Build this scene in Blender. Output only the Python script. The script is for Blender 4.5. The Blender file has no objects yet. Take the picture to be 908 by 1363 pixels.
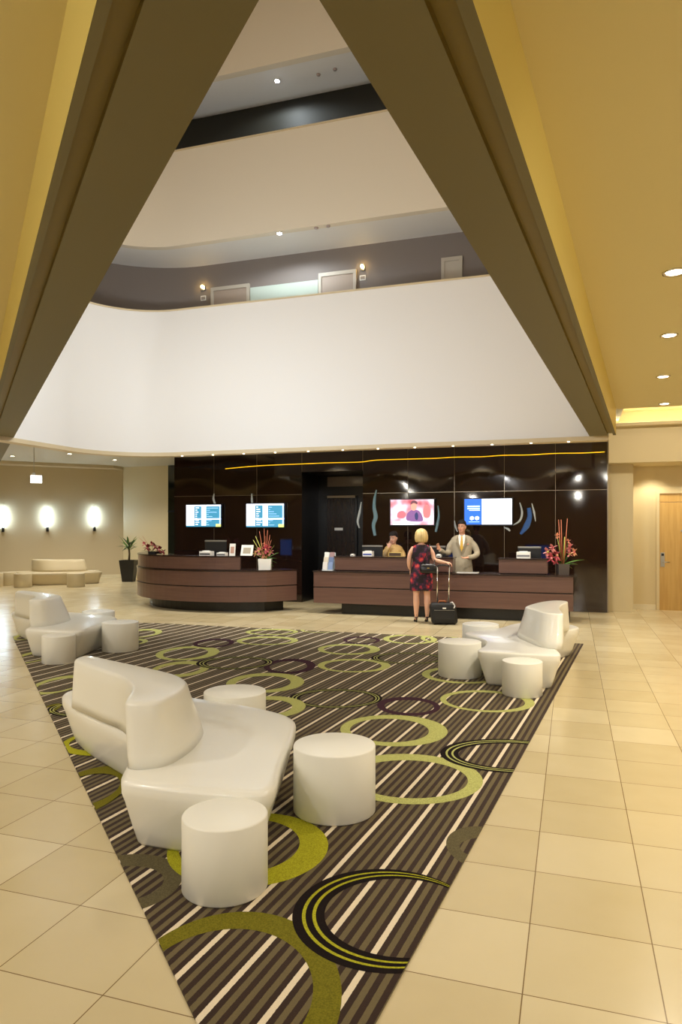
import bpy, bmesh, math, random
from mathutils import Vector, Matrix
random.seed(7)
SC = bpy.context.scene
COL = SC.collection
F, CX, CY, H = 936.0, 454.0, 704.0, 1.72      # focal length in pixels, principal point, eye height
YAW = math.radians(18.2)
CA, SA = math.cos(YAW), math.sin(YAW)
PI = math.pi

def room(cx, cy):            # camera-aligned ground coordinates -> room coordinates (X along the desk wall, Y towards it)
    return (cx*CA - cy*SA, cx*SA + cy*CA)
def gp(u, v, z=0.0):         # where a sight line meets height z
    cy = F*(H-z)/(v-CY); return room((u-CX)/F*cy, cy)
def onY(u, Y):               # X and distance where a sight line meets the vertical plane Y
    r = (u-CX)/F; cy = Y/(r*SA+CA); return ((r*CA-SA)*cy, cy)
def zat(v, cy): return H + (CY-v)/F*cy

# ---------------------------------------------------------------- materials
def lin(c):
    return tuple(((x/255.0)/12.92 if x/255.0 <= .04045 else ((x/255.0+.055)/1.055)**2.4) for x in c)
MATS = {}
def mat(name, rgb=(200,200,200), rough=.5, metal=0, spec=.5, coat=0, emit=None, es=1.0, noise=None, alpha=None, trans=0, bump=None, sheen=0):
    if name in MATS: return MATS[name]
    m = bpy.data.materials.new(name); m.use_nodes = True
    nt = m.node_tree; b = nt.nodes['Principled BSDF']
    c = lin(rgb) + (1,)
    b.inputs['Base Color'].default_value = c
    b.inputs['Roughness'].default_value = rough
    b.inputs['Metallic'].default_value = metal
    b.inputs['Specular IOR Level'].default_value = spec
    b.inputs['Coat Weight'].default_value = coat
    b.inputs['Coat Roughness'].default_value = .05
    b.inputs['Transmission Weight'].default_value = trans
    if emit:
        b.inputs['Emission Color'].default_value = lin(emit)+(1,)
        b.inputs['Emission Strength'].default_value = es
    if noise:                      # (scale, second colour, stretch)
        tc = nt.nodes.new('ShaderNodeTexCoord'); mp = nt.nodes.new('ShaderNodeMapping')
        mp.inputs['Scale'].default_value = noise[2] if len(noise) > 2 else (1,1,1)
        n = nt.nodes.new('ShaderNodeTexNoise'); n.inputs['Scale'].default_value = noise[0]; n.inputs['Detail'].default_value = 4
        r = nt.nodes.new('ShaderNodeValToRGB')
        r.color_ramp.elements[0].position = .38; r.color_ramp.elements[1].position = .62
        r.color_ramp.elements[0].color = c; r.color_ramp.elements[1].color = lin(noise[1])+(1,)
        nt.links.new(tc.outputs['Object'], mp.inputs[0]); nt.links.new(mp.outputs[0], n.inputs['Vector'])
        nt.links.new(n.outputs['Fac'], r.inputs[0]); nt.links.new(r.outputs[0], b.inputs['Base Color'])
    if bump:                       # (scale, strength)
        tc = nt.nodes.new('ShaderNodeTexCoord')
        n = nt.nodes.new('ShaderNodeTexNoise'); n.inputs['Scale'].default_value = bump[0]; n.inputs['Detail'].default_value = 3
        bp = nt.nodes.new('ShaderNodeBump'); bp.inputs['Strength'].default_value = bump[1]; bp.inputs['Distance'].default_value = .01
        nt.links.new(tc.outputs['Object'], n.inputs['Vector']); nt.links.new(n.outputs['Fac'], bp.inputs['Height'])
        nt.links.new(bp.outputs[0], b.inputs['Normal'])
    MATS[name] = m
    return m

def math_node(nt, op, a, b=None, c=None):
    n = nt.nodes.new('ShaderNodeMath'); n.operation = op
    for i, x in enumerate((a, b, c)):
        if x is None: continue
        if isinstance(x, (int, float)): n.inputs[i].default_value = x
        else: nt.links.new(x, n.inputs[i])
    return n.outputs[0]

def tile_material():
    m = bpy.data.materials.new('cream_stone_tiles'); m.use_nodes = True
    nt = m.node_tree; b = nt.nodes['Principled BSDF']
    tc = nt.nodes.new('ShaderNodeTexCoord'); sp = nt.nodes.new('ShaderNodeSeparateXYZ')
    nt.links.new(tc.outputs['Object'], sp.inputs[0])
    T = .49
    x = math_node(nt, 'DIVIDE', math_node(nt, 'ADD', sp.outputs[0], .175+49*T), T)
    y = math_node(nt, 'DIVIDE', math_node(nt, 'ADD', sp.outputs[1], -3.169+49*T), T)
    fx, fy = math_node(nt, 'FRACT', x), math_node(nt, 'FRACT', y)
    def edge(f):
        return math_node(nt, 'MINIMUM', f, math_node(nt, 'SUBTRACT', 1.0, f))
    g = math_node(nt, 'LESS_THAN', math_node(nt, 'MINIMUM', edge(fx), edge(fy)), .0048)
    cb = nt.nodes.new('ShaderNodeCombineXYZ')
    nt.links.new(math_node(nt, 'FLOOR', x), cb.inputs[0]); nt.links.new(math_node(nt, 'FLOOR', y), cb.inputs[1])
    wn = nt.nodes.new('ShaderNodeTexWhiteNoise'); wn.noise_dimensions = '2D'; nt.links.new(cb.outputs[0], wn.inputs['Vector'])
    ns = nt.nodes.new('ShaderNodeTexNoise'); ns.inputs['Scale'].default_value = 3.5; ns.inputs['Detail'].default_value = 6
    nt.links.new(tc.outputs['Object'], ns.inputs['Vector'])
    f = math_node(nt, 'ADD', math_node(nt, 'MULTIPLY', wn.outputs['Value'], .65), math_node(nt, 'MULTIPLY', ns.outputs['Fac'], .35))
    r = nt.nodes.new('ShaderNodeValToRGB')
    r.color_ramp.elements[0].color = lin((194,177,136))+(1,); r.color_ramp.elements[1].color = lin((216,202,166))+(1,)
    nt.links.new(f, r.inputs[0])
    mx = nt.nodes.new('ShaderNodeMix'); mx.data_type = 'RGBA'
    nt.links.new(g, mx.inputs[0]); nt.links.new(r.outputs[0], mx.inputs[6]); mx.inputs[7].default_value = lin((120,96,58))+(1,)
    nt.links.new(mx.outputs[2], b.inputs['Base Color'])
    rr = math_node(nt, 'ADD', .16, math_node(nt, 'MULTIPLY', ns.outputs['Fac'], .12))
    nt.links.new(rr, b.inputs['Roughness'])
    b.inputs['Specular IOR Level'].default_value = .6
    return m

STRIPE_N = None
def carpet_material():
    """stripes parallel to the carpet's right-hand edge; one cream stripe, then dark and olive ones"""
    m = bpy.data.materials.new('striped_carpet'); m.use_nodes = True
    nt = m.node_tree; b = nt.nodes['Principled BSDF']
    tc = nt.nodes.new('ShaderNodeTexCoord'); sp = nt.nodes.new('ShaderNodeSeparateXYZ')
    nt.links.new(tc.outputs['Object'], sp.inputs[0])
    a = math.atan(.4352) - YAW                      # heading of the edge from the room's Y axis
    ca, sa = math.cos(a), math.sin(a)
    p0 = room(.369, 3.374)
    off = p0[0]*ca - p0[1]*sa
    ns = nt.nodes.new('ShaderNodeTexNoise'); ns.inputs['Scale'].default_value = 90; ns.inputs['Detail'].default_value = 2
    nt.links.new(tc.outputs['Object'], ns.inputs['Vector'])
    d = math_node(nt, 'SUBTRACT', math_node(nt, 'MULTIPLY', sp.outputs[0], ca), math_node(nt, 'MULTIPLY', sp.outputs[1], sa))
    d = math_node(nt, 'ADD', d, math_node(nt, 'MULTIPLY', ns.outputs['Fac'], .004))
    t = math_node(nt, 'FRACT', math_node(nt, 'DIVIDE', math_node(nt, 'ADD', d, -off+.015+.212*60), .212))
    r = nt.nodes.new('ShaderNodeValToRGB'); cr = r.color_ramp; cr.interpolation = 'CONSTANT'
    cream, dark, olive = lin((226,212,186))+(1,), lin((52,36,28))+(1,), lin((104,92,64))+(1,)
    cr.elements[0].position = 0; cr.elements[0].color = cream
    cr.elements[1].position = .125; cr.elements[1].color = dark
    for i in range(2, 8):
        e = cr.elements.new(i*.125); e.color = olive if i % 2 == 0 else dark
    nt.links.new(t, r.inputs[0])
    n2 = nt.nodes.new('ShaderNodeTexNoise'); n2.inputs['Scale'].default_value = 260; nt.links.new(tc.outputs['Object'], n2.inputs['Vector'])
    mx = nt.nodes.new('ShaderNodeMix'); mx.data_type = 'RGBA'; mx.blend_type = 'MULTIPLY'; mx.inputs[0].default_value = .5
    nt.links.new(r.outputs[0], mx.inputs[6]); nt.links.new(math_node(nt, 'ADD', n2.outputs['Fac'], .5), mx.inputs[7])
    nt.links.new(mx.outputs[2], b.inputs['Base Color'])
    b.inputs['Roughness'].default_value = .95; b.inputs['Specular IOR Level'].default_value = .1; b.inputs['Sheen Weight'].default_value = .10
    bp = nt.nodes.new('ShaderNodeBump'); bp.inputs['Strength'].default_value = .4; bp.inputs['Distance'].default_value = .004
    nt.links.new(n2.outputs['Fac'], bp.inputs['Height']); nt.links.new(bp.outputs[0], b.inputs['Normal'])
    return m

def pile(name, rgb):
    return mat(name, rgb, rough=.95, spec=.1, noise=(160, tuple(int(c*.82) for c in rgb)), )

M_WHITE = mat('white_leather', (244,243,236), rough=.28, spec=.5, coat=.35, bump=(9,.10))
M_STOOL = mat('white_lacquer', (247,246,238), rough=.35, spec=.4)
M_CEIL = mat('ochre_ceiling_paint', (212,198,146), rough=.6)
M_BEAM = mat('olive_taupe_beam', (110,101,68), rough=.6)  # olive taupe beam colour, darker than the ceiling
M_FASCIA = mat('white_balcony_plaster', (238,235,232), rough=.55)
M_LIP = mat('beige_lip_paint', (214,196,160), rough=.5)
M_GREY = mat('grey_corridor_paint', (130,120,114), rough=.6)
M_UNLIT = mat('unlit_corridor_wall', (40,39,31), rough=.6)  # upper corridor's lack of light put into the wall colour
M_WALL = mat('cream_wall_paint', (216,200,158), rough=.5)
M_WALLL = mat('beige_wall_paint', (206,190,156), rough=.5)
M_BASE = mat('white_baseboard', (230,220,190), rough=.4)
M_WOODWALL = mat('espresso_gloss_panel', (34,22,18), rough=.06, spec=.6, coat=.5, noise=(3, (46,29,22), (14,14,.8)))
M_JOINT = mat('pale_joint_metal', (150,138,118), rough=.3, metal=.6)
M_COUNTER = mat('brown_counter_panel', (104,76,66), rough=.28, spec=.5, coat=.2, noise=(2, (97,70,61), (.8,.8,22)))
M_CTOP = mat('dark_counter_top', (46,32,28), rough=.2, coat=.3)
M_BLACK = mat('black_plastic', (16,16,17), rough=.35)
M_DARK = mat('near_black_surface', (14,11,10), rough=.3)
M_DWOOD = mat('dark_door_wood', (44,32,28), rough=.25, noise=(3, (34,24,20), (12,12,1)))
M_METAL = mat('brushed_metal', (190,188,182), rough=.28, metal=1)
M_CHROME = mat('polished_metal', (225,225,222), rough=.12, metal=1)
M_PAPER = mat('white_paper', (238,236,230), rough=.6)
M_REFLB = mat('pale_blue_reflection', (150,190,205), rough=.08, spec=.9, coat=1)
M_GLASSW = mat('white_reflection', (226,236,238), rough=.08, spec=.9, coat=1)
M_REFLBLUE = mat('blue_reflection', (74,120,196), rough=.1, coat=1)
M_DOOR = mat('honey_door_veneer', (206,168,98), rough=.35, noise=(2.2, (196,156,86), (9,9,.7)))
M_LAMP = mat('lamp_lens', (255,250,235), emit=(255,240,210), es=14)
M_COOL = mat('cool_lamp_glass', (240,250,255), emit=(205,232,255), es=36)
M_GOLDREFL = mat('gold_reflection_glow', (255,210,60), emit=(235,180,20), es=1.1)
M_COVE = mat('warm_cove_tube', (255,240,190), emit=(255,236,190), es=14)
M_SKIN = mat('warm_skin', (214,158,128), rough=.5)
M_SKINF = mat('fair_skin', (232,180,150), rough=.5)

# ---------------------------------------------------------------- mesh builder
class MB:
    def __init__(s): s.v, s.f, s.m, s.mats, s.sm = [], [], [], [], []
    def mi(s, m):
        if m not in s.mats: s.mats.append(m)
        return s.mats.index(m)
    def add(s, vs, fs, m, smooth=False):
        o = len(s.v); s.v += [tuple(p) for p in vs]; i = s.mi(m)
        for f in fs: s.f.append([o+k for k in f]); s.m.append(i); s.sm.append(smooth)
        return s
    def box(s, x0, y0, z0, x1, y1, z1, m):
        vs = [(x,y,z) for z in (z0,z1) for y in (y0,y1) for x in (x0,x1)]
        return s.add(vs, [(0,2,3,1),(4,5,7,6),(0,1,5,4),(2,6,7,3),(0,4,6,2),(1,3,7,5)], m)
    def prism(s, poly, z0, z1, m, smooth=False):
        n = len(poly)
        vs = [(p[0],p[1],z0) for p in poly]+[(p[0],p[1],z1) for p in poly]
        o = len(s.v); s.v += vs; i = s.mi(m)
        s.f.append([o+k for k in range(n)][::-1]); s.m.append(i); s.sm.append(False)
        s.f.append([o+n+k for k in range(n)]); s.m.append(i); s.sm.append(False)
        for k in range(n):
            s.f.append([o+k, o+(k+1)%n, o+n+(k+1)%n, o+n+k]); s.m.append(i); s.sm.append(smooth)
        return s
    def loft(s, rings, m, cap=True, closed=True, smooth=True):
        n = len(rings[0]); o = len(s.v); i = s.mi(m)
        for r in rings: s.v += [tuple(p) for p in r]
        for a in range(len(rings)-1):
            for k in range(n if closed else n-1):
                s.f.append([o+a*n+k, o+a*n+(k+1)%n, o+(a+1)*n+(k+1)%n, o+(a+1)*n+k]); s.m.append(i); s.sm.append(smooth)
        if cap and closed:
            s.f.append([o+k for k in range(n)][::-1]); s.m.append(i); s.sm.append(smooth)
            s.f.append([o+(len(rings)-1)*n+k for k in range(n)]); s.m.append(i); s.sm.append(smooth)
        return s
    def tube(s, pts, rs, m, n=10, flat=1.0, smooth=True):
        pts = [Vector(p) for p in pts]
        if isinstance(rs, (int,float)): rs = [rs]*len(pts)
        rings = []; up = None
        for k, p in enumerate(pts):
            d = (pts[min(k+1,len(pts)-1)]-pts[max(k-1,0)]).normalized()
            if up is None: up = Vector((0,0,1)) if abs(d.z) < .9 else Vector((0,1,0))
            a = d.cross(up).normalized(); b = a.cross(d).normalized(); up = b
            rings.append([p + a*math.cos(2*PI*j/n)*rs[k] + b*math.sin(2*PI*j/n)*rs[k]*flat for j in range(n)])
        return s.loft(rings, m, smooth=smooth)
    def ell(s, c, r, m, n=16, k=10, rot=None):
        rings = []
        for a in range(k+1):
            t = PI*a/k; t = min(max(t, .02), PI-.02)
            ring = []
            for j in range(n):
                q = Vector((math.cos(2*PI*j/n)*math.sin(t)*r[0], math.sin(2*PI*j/n)*math.sin(t)*r[1], -math.cos(t)*r[2]))
                if rot: q = rot @ q
                ring.append(q+Vector(c))
            rings.append(ring)
        return s.loft(rings, m)
    def cyl(s, c, r, z0, z1, m, n=32, r1=None, bev=0):
        r1 = r if r1 is None else r1
        prof = [(r, z0), (r1, z1)] if not bev else [(r-bev, z0), (r, z0+bev), (r1, z1-bev), (r1-bev*.3, z1-bev*.3), (r1-bev, z1)]
        rings = [[(c[0]+math.cos(2*PI*j/n)*q, c[1]+math.sin(2*PI*j/n)*q, z) for j in range(n)] for q, z in prof]
        return s.loft(rings, m)
    def build(s, name, parent=None, loc=None, rot=None, mods=None, **props):
        me = bpy.data.meshes.new(name); me.from_pydata(s.v, [], s.f)
        for m in s.mats: me.materials.append(m)
        me.polygons.foreach_set('material_index', s.m)
        me.polygons.foreach_set('use_smooth', s.sm)
        bm = bmesh.new(); bm.from_mesh(me); bmesh.ops.recalc_face_normals(bm, faces=bm.faces); bm.to_mesh(me); bm.free()
        me.update()
        o = bpy.data.objects.new(name, me); COL.objects.link(o)
        if parent: o.parent = parent
        if loc: o.location = loc
        if rot: o.rotation_euler = rot
        for k, v in props.items(): o[k] = v
        return o

def bevel(o, w=.005, seg=2):
    b = o.modifiers.new('bevel', 'BEVEL'); b.width = w; b.segments = seg; b.limit_method = 'ANGLE'; b.angle_limit = .6
    return o
def smooth_edges(o, ang=40):
    me = o.data
    try: me.set_sharp_from_angle(angle=math.radians(ang))
    except Exception: pass
    return o
def thing(name, label, cat, loc=(0,0,0), rz=0, group=None):
    o = bpy.data.objects.new(name, None); COL.objects.link(o); o.empty_display_size = .1
    o.location = loc; o.rotation_euler = (0,0,rz); o['label'] = label; o['category'] = cat
    if group: o['group'] = group
    return o
def tag(o, label, cat, group=None):
    o['label'] = label; o['category'] = cat
    if group: o['group'] = group
    return o
def struct(o): o['kind'] = 'structure'; return o
def dup(root, loc, rz, label, name=None):
    r = root.copy(); COL.objects.link(r); r.location = loc; r.rotation_euler = (0,0,rz); r['label'] = label
    for ch in list(root.children):
        c = ch.copy(); COL.objects.link(c); c.parent = r
        for g in list(ch.children):
            d = g.copy(); COL.objects.link(d); d.parent = c
    return r
def crom(pts, n=6, closed=True):     # smooth closed curve through points
    out = []; N = len(pts); P = [Vector(p) for p in pts]
    for i in range(N if closed else N-1):
        if closed: p0,p1,p2,p3 = P[i-1],P[i],P[(i+1)%N],P[(i+2)%N]
        else: p0,p1,p2,p3 = P[max(i-1,0)],P[i],P[i+1],P[min(i+2,N-1)]
        for k in range(n):
            t = k/n
            out.append(.5*((2*p1)+(p2-p0)*t+(2*p0-5*p1+4*p2-p3)*t*t+(3*p1-p0-3*p2+p3)*t**3))
    if not closed: out.append(P[-1])
    return out
def offset(pts, d):                   # inward offset of a counter-clockwise closed curve (d > 0 shrinks)
    n = len(pts); out = []
    for i in range(n):
        a, b = pts[i-1], pts[(i+1)%n]
        t = Vector((b[0]-a[0], b[1]-a[1])).normalized()
        out.append(Vector((pts[i][0]-t.y*d, pts[i][1]+t.x*d)))
    return out

# ---------------------------------------------------------------- camera
cam_d = bpy.data.cameras.new('camera'); cam = bpy.data.objects.new('camera', cam_d); COL.objects.link(cam)
cam.location = (0,0,H); cam.rotation_euler = (PI/2, 0, YAW)
cam_d.sensor_fit = 'HORIZONTAL'; cam_d.sensor_width = 36; cam_d.lens = F/908*36
cam_d.shift_y = (CY-681.5)/908; cam_d.clip_start = .05; cam_d.clip_end = 200
SC.camera = cam

# ---------------------------------------------------------------- floor and carpet
XL, XR, YB, YF = -24.0, 8.0, -7.0, 24.0
ZC = 3.61
b = MB(); b.add([(XL,YB,0),(XR,YB,0),(XR,YF,0),(XL,YF,0)], [(0,1,2,3)], tile_material())
struct(b.build('floor'))

tip = room(-.157,1.806); rc = (.16, 11.10); lcn = (-8.45, 8.99)
farL = [(-8.62,9.6),(-8.58,10.1),(-8.35,10.6),(-8.0,10.9),(-7.5,11.05)]
carpet_poly = [tip, rc, (-7.2,11.10)] + farL[::-1] + [lcn]
M_CARPET = carpet_material()
b = MB(); b.prism(carpet_poly, .0, .008, M_CARPET)
LIME, LIME2, OLIV = pile('lime_pile',(180,178,44)), pile('pale_lime_pile',(194,196,120)), pile('moss_pile',(122,116,34))
PURP, BLK, TAUPE = pile('purple_pile',(70,44,56)), pile('black_pile',(30,22,22)), pile('taupe_pile',(104,96,70))
def ell_of(box):
    uL,uR,vT,vB = box
    yf, yn = F*H/(vT-CY), F*H/(vB-CY); cy, ry = (yf+yn)/2, (yf-yn)/2
    mL, mR = (uL-CX)/F, (uR-CX)/F
    cx = (mL+mR)*(cy*cy-ry*ry)/(2*cy)
    rx2 = (cx-mR*cy)**2-(mR*ry)**2
    return cx, cy, math.sqrt(max(rx2, .0025)), ry
zc = [.0085]
def annulus(bm, o, i, m, z, t0=0, t1=1):
    n = 72; vo, vi = [], []
    for k in range(n):
        a = 2*PI*k/n; c, s_ = math.cos(a), math.sin(a)
        po = (o[0]+o[2]*c, o[1]+o[3]*s_); pi_ = (i[0]+i[2]*c, i[1]+i[3]*s_)
        A = [po[j]+(pi_[j]-po[j])*t0 for j in (0,1)]; B = [po[j]+(pi_[j]-po[j])*t1 for j in (0,1)]
        vo.append(room(*A)+(z,)); vi.append(room(*B)+(z,))
    bm.add(vo+vi, [(k,(k+1)%n,n+(k+1)%n,n+k) for k in range(n)], m)
rings = MB()
def ring(outer, inner, m, double=False):
    o, i = ell_of(outer), ell_of(inner); zc[0] += .00012
    annulus(rings, o, i, BLK if double else m, zc[0])
    if double:
        for t in (.30, .62): annulus(rings, o, i, m, zc[0]+.0008, t, t+.11)
ring((594,700,1102,1162),(612,690,1117,1146),TAUPE)
ring((70,243,1139,1222),(100,218,1155,1204),TAUPE)
ring((128,455,1216,1500),(160,417,1239,1440),OLIV)
ring((222,437,1084,1184),(238,399,1092,1166),LIME)
ring((389,640,1159,1299),(432,640,1172,1278),LIME,True)
ring((447,643,1005,1072.5),(468,623,1013.5,1064.5),LIME2)
ring((586,770,985,1031),(610,760,991,1025),LIME2,True)
ring((453,596,953,995),(466,571,958,989.5),LIME2)
ring((502,586,929,954),(512,578,933,950.5),PURP)
ring((384,509,918,944),(399,497,921,941),LIME2,True)
ring((586,712,920,949.5),(594,699,922.5,947),LIME2)
ring((561.5,668,889,911),(572,660,891,909),LIME2)
ring((423,520,878,896),(432,508,880,894.5),LIME2)
ring((423,506,858,872.5),(431,493,860,870.7),LIME2)
ring((457,506,848,858),(462,501,849.5,857),PURP)
ring((494,592,869.5,885),(505,583,871,883.5),LIME2,True)
ring((510,582,845.5,858),(518,574,847,856.8),LIME2)
ring((207,292,861,880),(217,277,863.5,878),LIME2)
ring((200,279,881,903),(210,267,885,899),LIME2)
ring((261,366,875,892),(275,353,877,890),LIME2,True)
ring((351,420,878,898),(359,409,881,895.5),PURP)
ring((257,312,851,863),(263,305,853,861.5),PURP)
ring((315,397,848,859.5),(322,388,850,858.3),LIME2)
ring((327,397,838,846),(333,391,839.5,845),LIME2)
ring((301,405,897,923.5),(314,387,901,920),LIME2)
ring((305,407,928,958),(318,389,933,953),LIME2)
ring((160,216,838,850),(167,207,840,849),LIME2)
ring((150,197,851,860),(157,190,853,859),LIME2)
ring((38,116,900,926),(48,108,904,923),LIME2)
ring((62,180,932,956),(75,168,936,953),LIME2,True)
ring((48,82,938,954),(55,75,941,951),OLIV)
ring((12,78,866,885),(22,70,869,883),LIME2)
ring((14,60,843,853),(22,52,845,852),LIME2)
ring((81,205,972,1008),(92,196,977,1002),LIME)
ring((52,173,1022,1092),(66,160,1032,1077),OLIV)
ring((560,612,846,857),(566,606,847.5,856),LIME2)
ring((400,452,836.5,843),(405,447,838,842.5),LIME2)
# clip the rings to the carpet outline
me = bpy.data.meshes.new('tmp'); me.from_pydata(rings.v, [], rings.f); me.polygons.foreach_set('material_index', rings.m)
bm = bmesh.new(); bm.from_mesh(me)
def clip(p, q):     # keep the left side of p->q
    d = Vector((q[0]-p[0], q[1]-p[1], 0)); n = Vector((d.y, -d.x, 0)).normalized()
    bmesh.ops.bisect_plane(bm, geom=bm.verts[:]+bm.edges[:]+bm.faces[:], plane_co=(p[0],p[1],0), plane_no=n, clear_outer=True)
for i in range(len(carpet_poly)): clip(carpet_poly[i], carpet_poly[(i+1)%len(carpet_poly)])
bm.verts.index_update()
b.add([v.co[:] for v in bm.verts], [], rings.mats[0])
o = len(b.v)-len(bm.verts)
for f in bm.faces:
    b.f.append([o+v.index for v in f.verts]); b.m.append(b.mi(rings.mats[f.material_index])); b.sm.append(False)
bm.free()
tag(b.build('carpet'), 'large triangular striped carpet with lime and purple rings under the white benches', 'carpet')

# ---------------------------------------------------------------- triangular ceiling beam
TR, TL = .4352, .5384
def mit(xr, xl):     # where the right and left beam lines meet
    y = (xl-xr)/(TR+TL); return room(xr+TR*y, y)
YE = 11.9
def endR(xr):        # end of a right-hand line at the balcony
    # room Y = cx*SA+cy*CA with cx = xr+TR*cy
    cy = (YE-xr*SA)/(TR*SA+CA); return room(xr+TR*cy, cy)
def endL(xl, cy=17.0): return room(xl-TL*cy, cy)
prof = [(-.917,.830,3.60),(-.917,.830,3.20),(-.624,.509,3.20),(-.624,.509,3.235),(-.536,.420,3.235),(-.536,.420,3.20),(-.488,.376,3.20),(-.488,.376,ZC+.02)]
right = MB(); left = MB()
M_SLOT = mat('dark_olive_slot', (116,98,34), rough=.5)
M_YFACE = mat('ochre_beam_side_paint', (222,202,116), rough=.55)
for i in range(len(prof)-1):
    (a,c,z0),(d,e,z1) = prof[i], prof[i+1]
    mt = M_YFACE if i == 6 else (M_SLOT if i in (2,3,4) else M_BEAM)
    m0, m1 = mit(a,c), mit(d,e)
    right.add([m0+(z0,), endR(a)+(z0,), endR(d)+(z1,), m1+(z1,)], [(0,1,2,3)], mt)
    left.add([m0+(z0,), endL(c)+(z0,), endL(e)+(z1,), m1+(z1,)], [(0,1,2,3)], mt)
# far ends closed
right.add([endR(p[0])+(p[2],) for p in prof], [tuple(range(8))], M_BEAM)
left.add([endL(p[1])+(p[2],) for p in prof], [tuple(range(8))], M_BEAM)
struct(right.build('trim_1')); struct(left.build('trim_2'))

# atrium walls above the beams, atrium roof
ZT = 12.3
mt_in = mit(-.917,.830)
eR = endR(-.917); 
M_ATR = mat('atrium_plaster', (225,212,190), rough=.6)
b = MB(); b.add([mt_in+(3.6,), eR+(3.6,), eR+(ZT,), mt_in+(ZT,)], [(0,1,2,3)], M_ATR); struct(b.build('wall_atrium_right'))
eL = endL(.830, 11.5)
b = MB(); b.add([mt_in+(3.6,), eL+(3.6,), eL+(ZT,), mt_in+(ZT,)], [(0,1,2,3)], M_ATR); struct(b.build('wall_atrium_left'))
b = MB(); b.add([(-14,0,ZT),(3,0,ZT),(3,15,ZT),(-14,15,ZT)], [(0,1,2,3)], M_ATR); struct(b.build('ceiling_atrium'))

# ---------------------------------------------------------------- main ceiling
oR = endR(-.488); ot = mit(-.488,.376)
oL = endL(.376, 17.0)
cl = MB()
cl.add([ot+(ZC,), oR+(ZC,), (XR,YE,ZC), (XR,YB,ZC), (0,YB,ZC)], [(0,1,2,3,4)], M_CEIL)
cl.add([ot+(ZC,), (0,YB,ZC), (XL,YB,ZC), (XL,oL[1],ZC), oL+(ZC,)], [(0,1,2,3,4)], M_CEIL)
struct(cl.build('ceiling'))
M_CEILG = mat('pale_far_ceiling_paint', (208,204,190), rough=.55)
# raised ceiling behind the balcony (left lounge, soffit over the desks) and the cove on the right
cf = MB()
cf.add([(XL,9.0,3.93),(-8.8,9.0,3.93),(-8.8,15.6,3.93),(-8.8,YF,3.93),(XL,YF,3.93)], [(0,1,2,3,4)], M_CEILG)
cf.add([(-8.8,11.95,3.93),(.9,11.95,3.93),(.9,16.0,3.93),(-8.8,16.0,3.93)], [(0,1,2,3)], M_CEILG)
cf.add([(-8.8,16.0,3.93),(-8.0,16.0,3.93),(-8.0,YF,3.93),(-8.8,YF,3.93)], [(0,1,2,3)], M_CEILG)
struct(cf.build('ceiling_far'))
YBH = 15.2
cc = MB()
cc.add([(oR[0]-.4,YE,ZC),(XR,YE,ZC),(XR,YE,4.15),(oR[0]-.4,YE,4.15)], [(0,1,2,3)], M_CEIL)
cc.add([(.3,YE,4.15),(XR,YE,4.15),(XR,16.5,4.15),(.3,16.5,4.15)], [(0,1,2,3)], M_WALL)
cc.add([(.3,YE,3.9),(.3,16.5,3.9),(.3,16.5,4.15),(.3,YE,4.15)], [(0,1,2,3)], M_CEIL)
struct(cc.build('ceiling_cove'))

# ---------------------------------------------------------------- balconies
def path(off=0.0, x1=.55):
    pts = [(x1, 11.93+off)]; r = 1.35+off; c = (-7.3, 10.58)
    for x in (-1.5,-3.5,-5.5): pts.append((x, 11.93+off))
    for k in range(19):
        a = PI/2 + PI/2*k/18; pts.append((c[0]+r*math.cos(a), c[1]+r*math.sin(a)))
    pts.append((-8.65-off, 8.6)); pts.append((-8.65-off, 6.6))
    return pts
def wallpath(o0, o1, z0, z1, m, x1=.55):
    b = MB(); A, B = path(o0,x1), path(o1,x1)
    r = [[p+(z0,) for p in A], [p+(z1,) for p in A], [p+(z1,) for p in B], [p+(z0,) for p in B]]
    n = len(A); vs = [q for ring_ in r for q in ring_]
    fs = []
    for a in range(4):
        c = (a+1) % 4
        fs += [(a*n+k, a*n+k+1, c*n+k+1, c*n+k) for k in range(n-1)]
    fs += [(0,n,2*n,3*n), (n-1,4*n-1,3*n-1,2*n-1)]
    b.add(vs, fs, m, smooth=False); return b
def sm(o):
    for p in o.data.polygons: p.use_smooth = True
    return smooth_edges(o, 30)
struct(sm(wallpath(0, .14, 3.20, 5.94, M_FASCIA).build('wall_balcony')))
struct(sm(wallpath(-.03, .20, 3.13, 3.20, M_LIP).build('trim_3')))
M_F2 = mat('beige_balcony_plaster', (234,223,204), rough=.55)
struct(sm(wallpath(0, .14, 7.20, 9.02, M_F2).build('wall_balcony_upper')))
struct(sm(wallpath(0, .14, 10.30, 12.2, M_F2).build('wall_balcony_top')))
for z in (5.94, 9.02): struct(sm(wallpath(-.015, .155, z, z+.03, M_LIP).build('trim_4')))
YW = 1.12
struct(sm(wallpath(.1, YW+.1, 7.21, 7.5, M_FASCIA, 3).build('ceiling_corridor_lower')))
struct(sm(wallpath(.1, YW+.1, 10.31, 10.6, M_FASCIA, 3).build('ceiling_corridor_upper')))
struct(sm(wallpath(.1, YW+.1, 4.3, 4.5, M_GREY, 3).build('floor_corridor_lower')))
struct(sm(wallpath(YW, YW+.1, 4.5, 7.21, M_GREY, 3).build('wall_corridor_lower')))
struct(sm(wallpath(YW, YW+.1, 7.5, 10.31, M_UNLIT, 3).build('wall_corridor_upper')))
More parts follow.
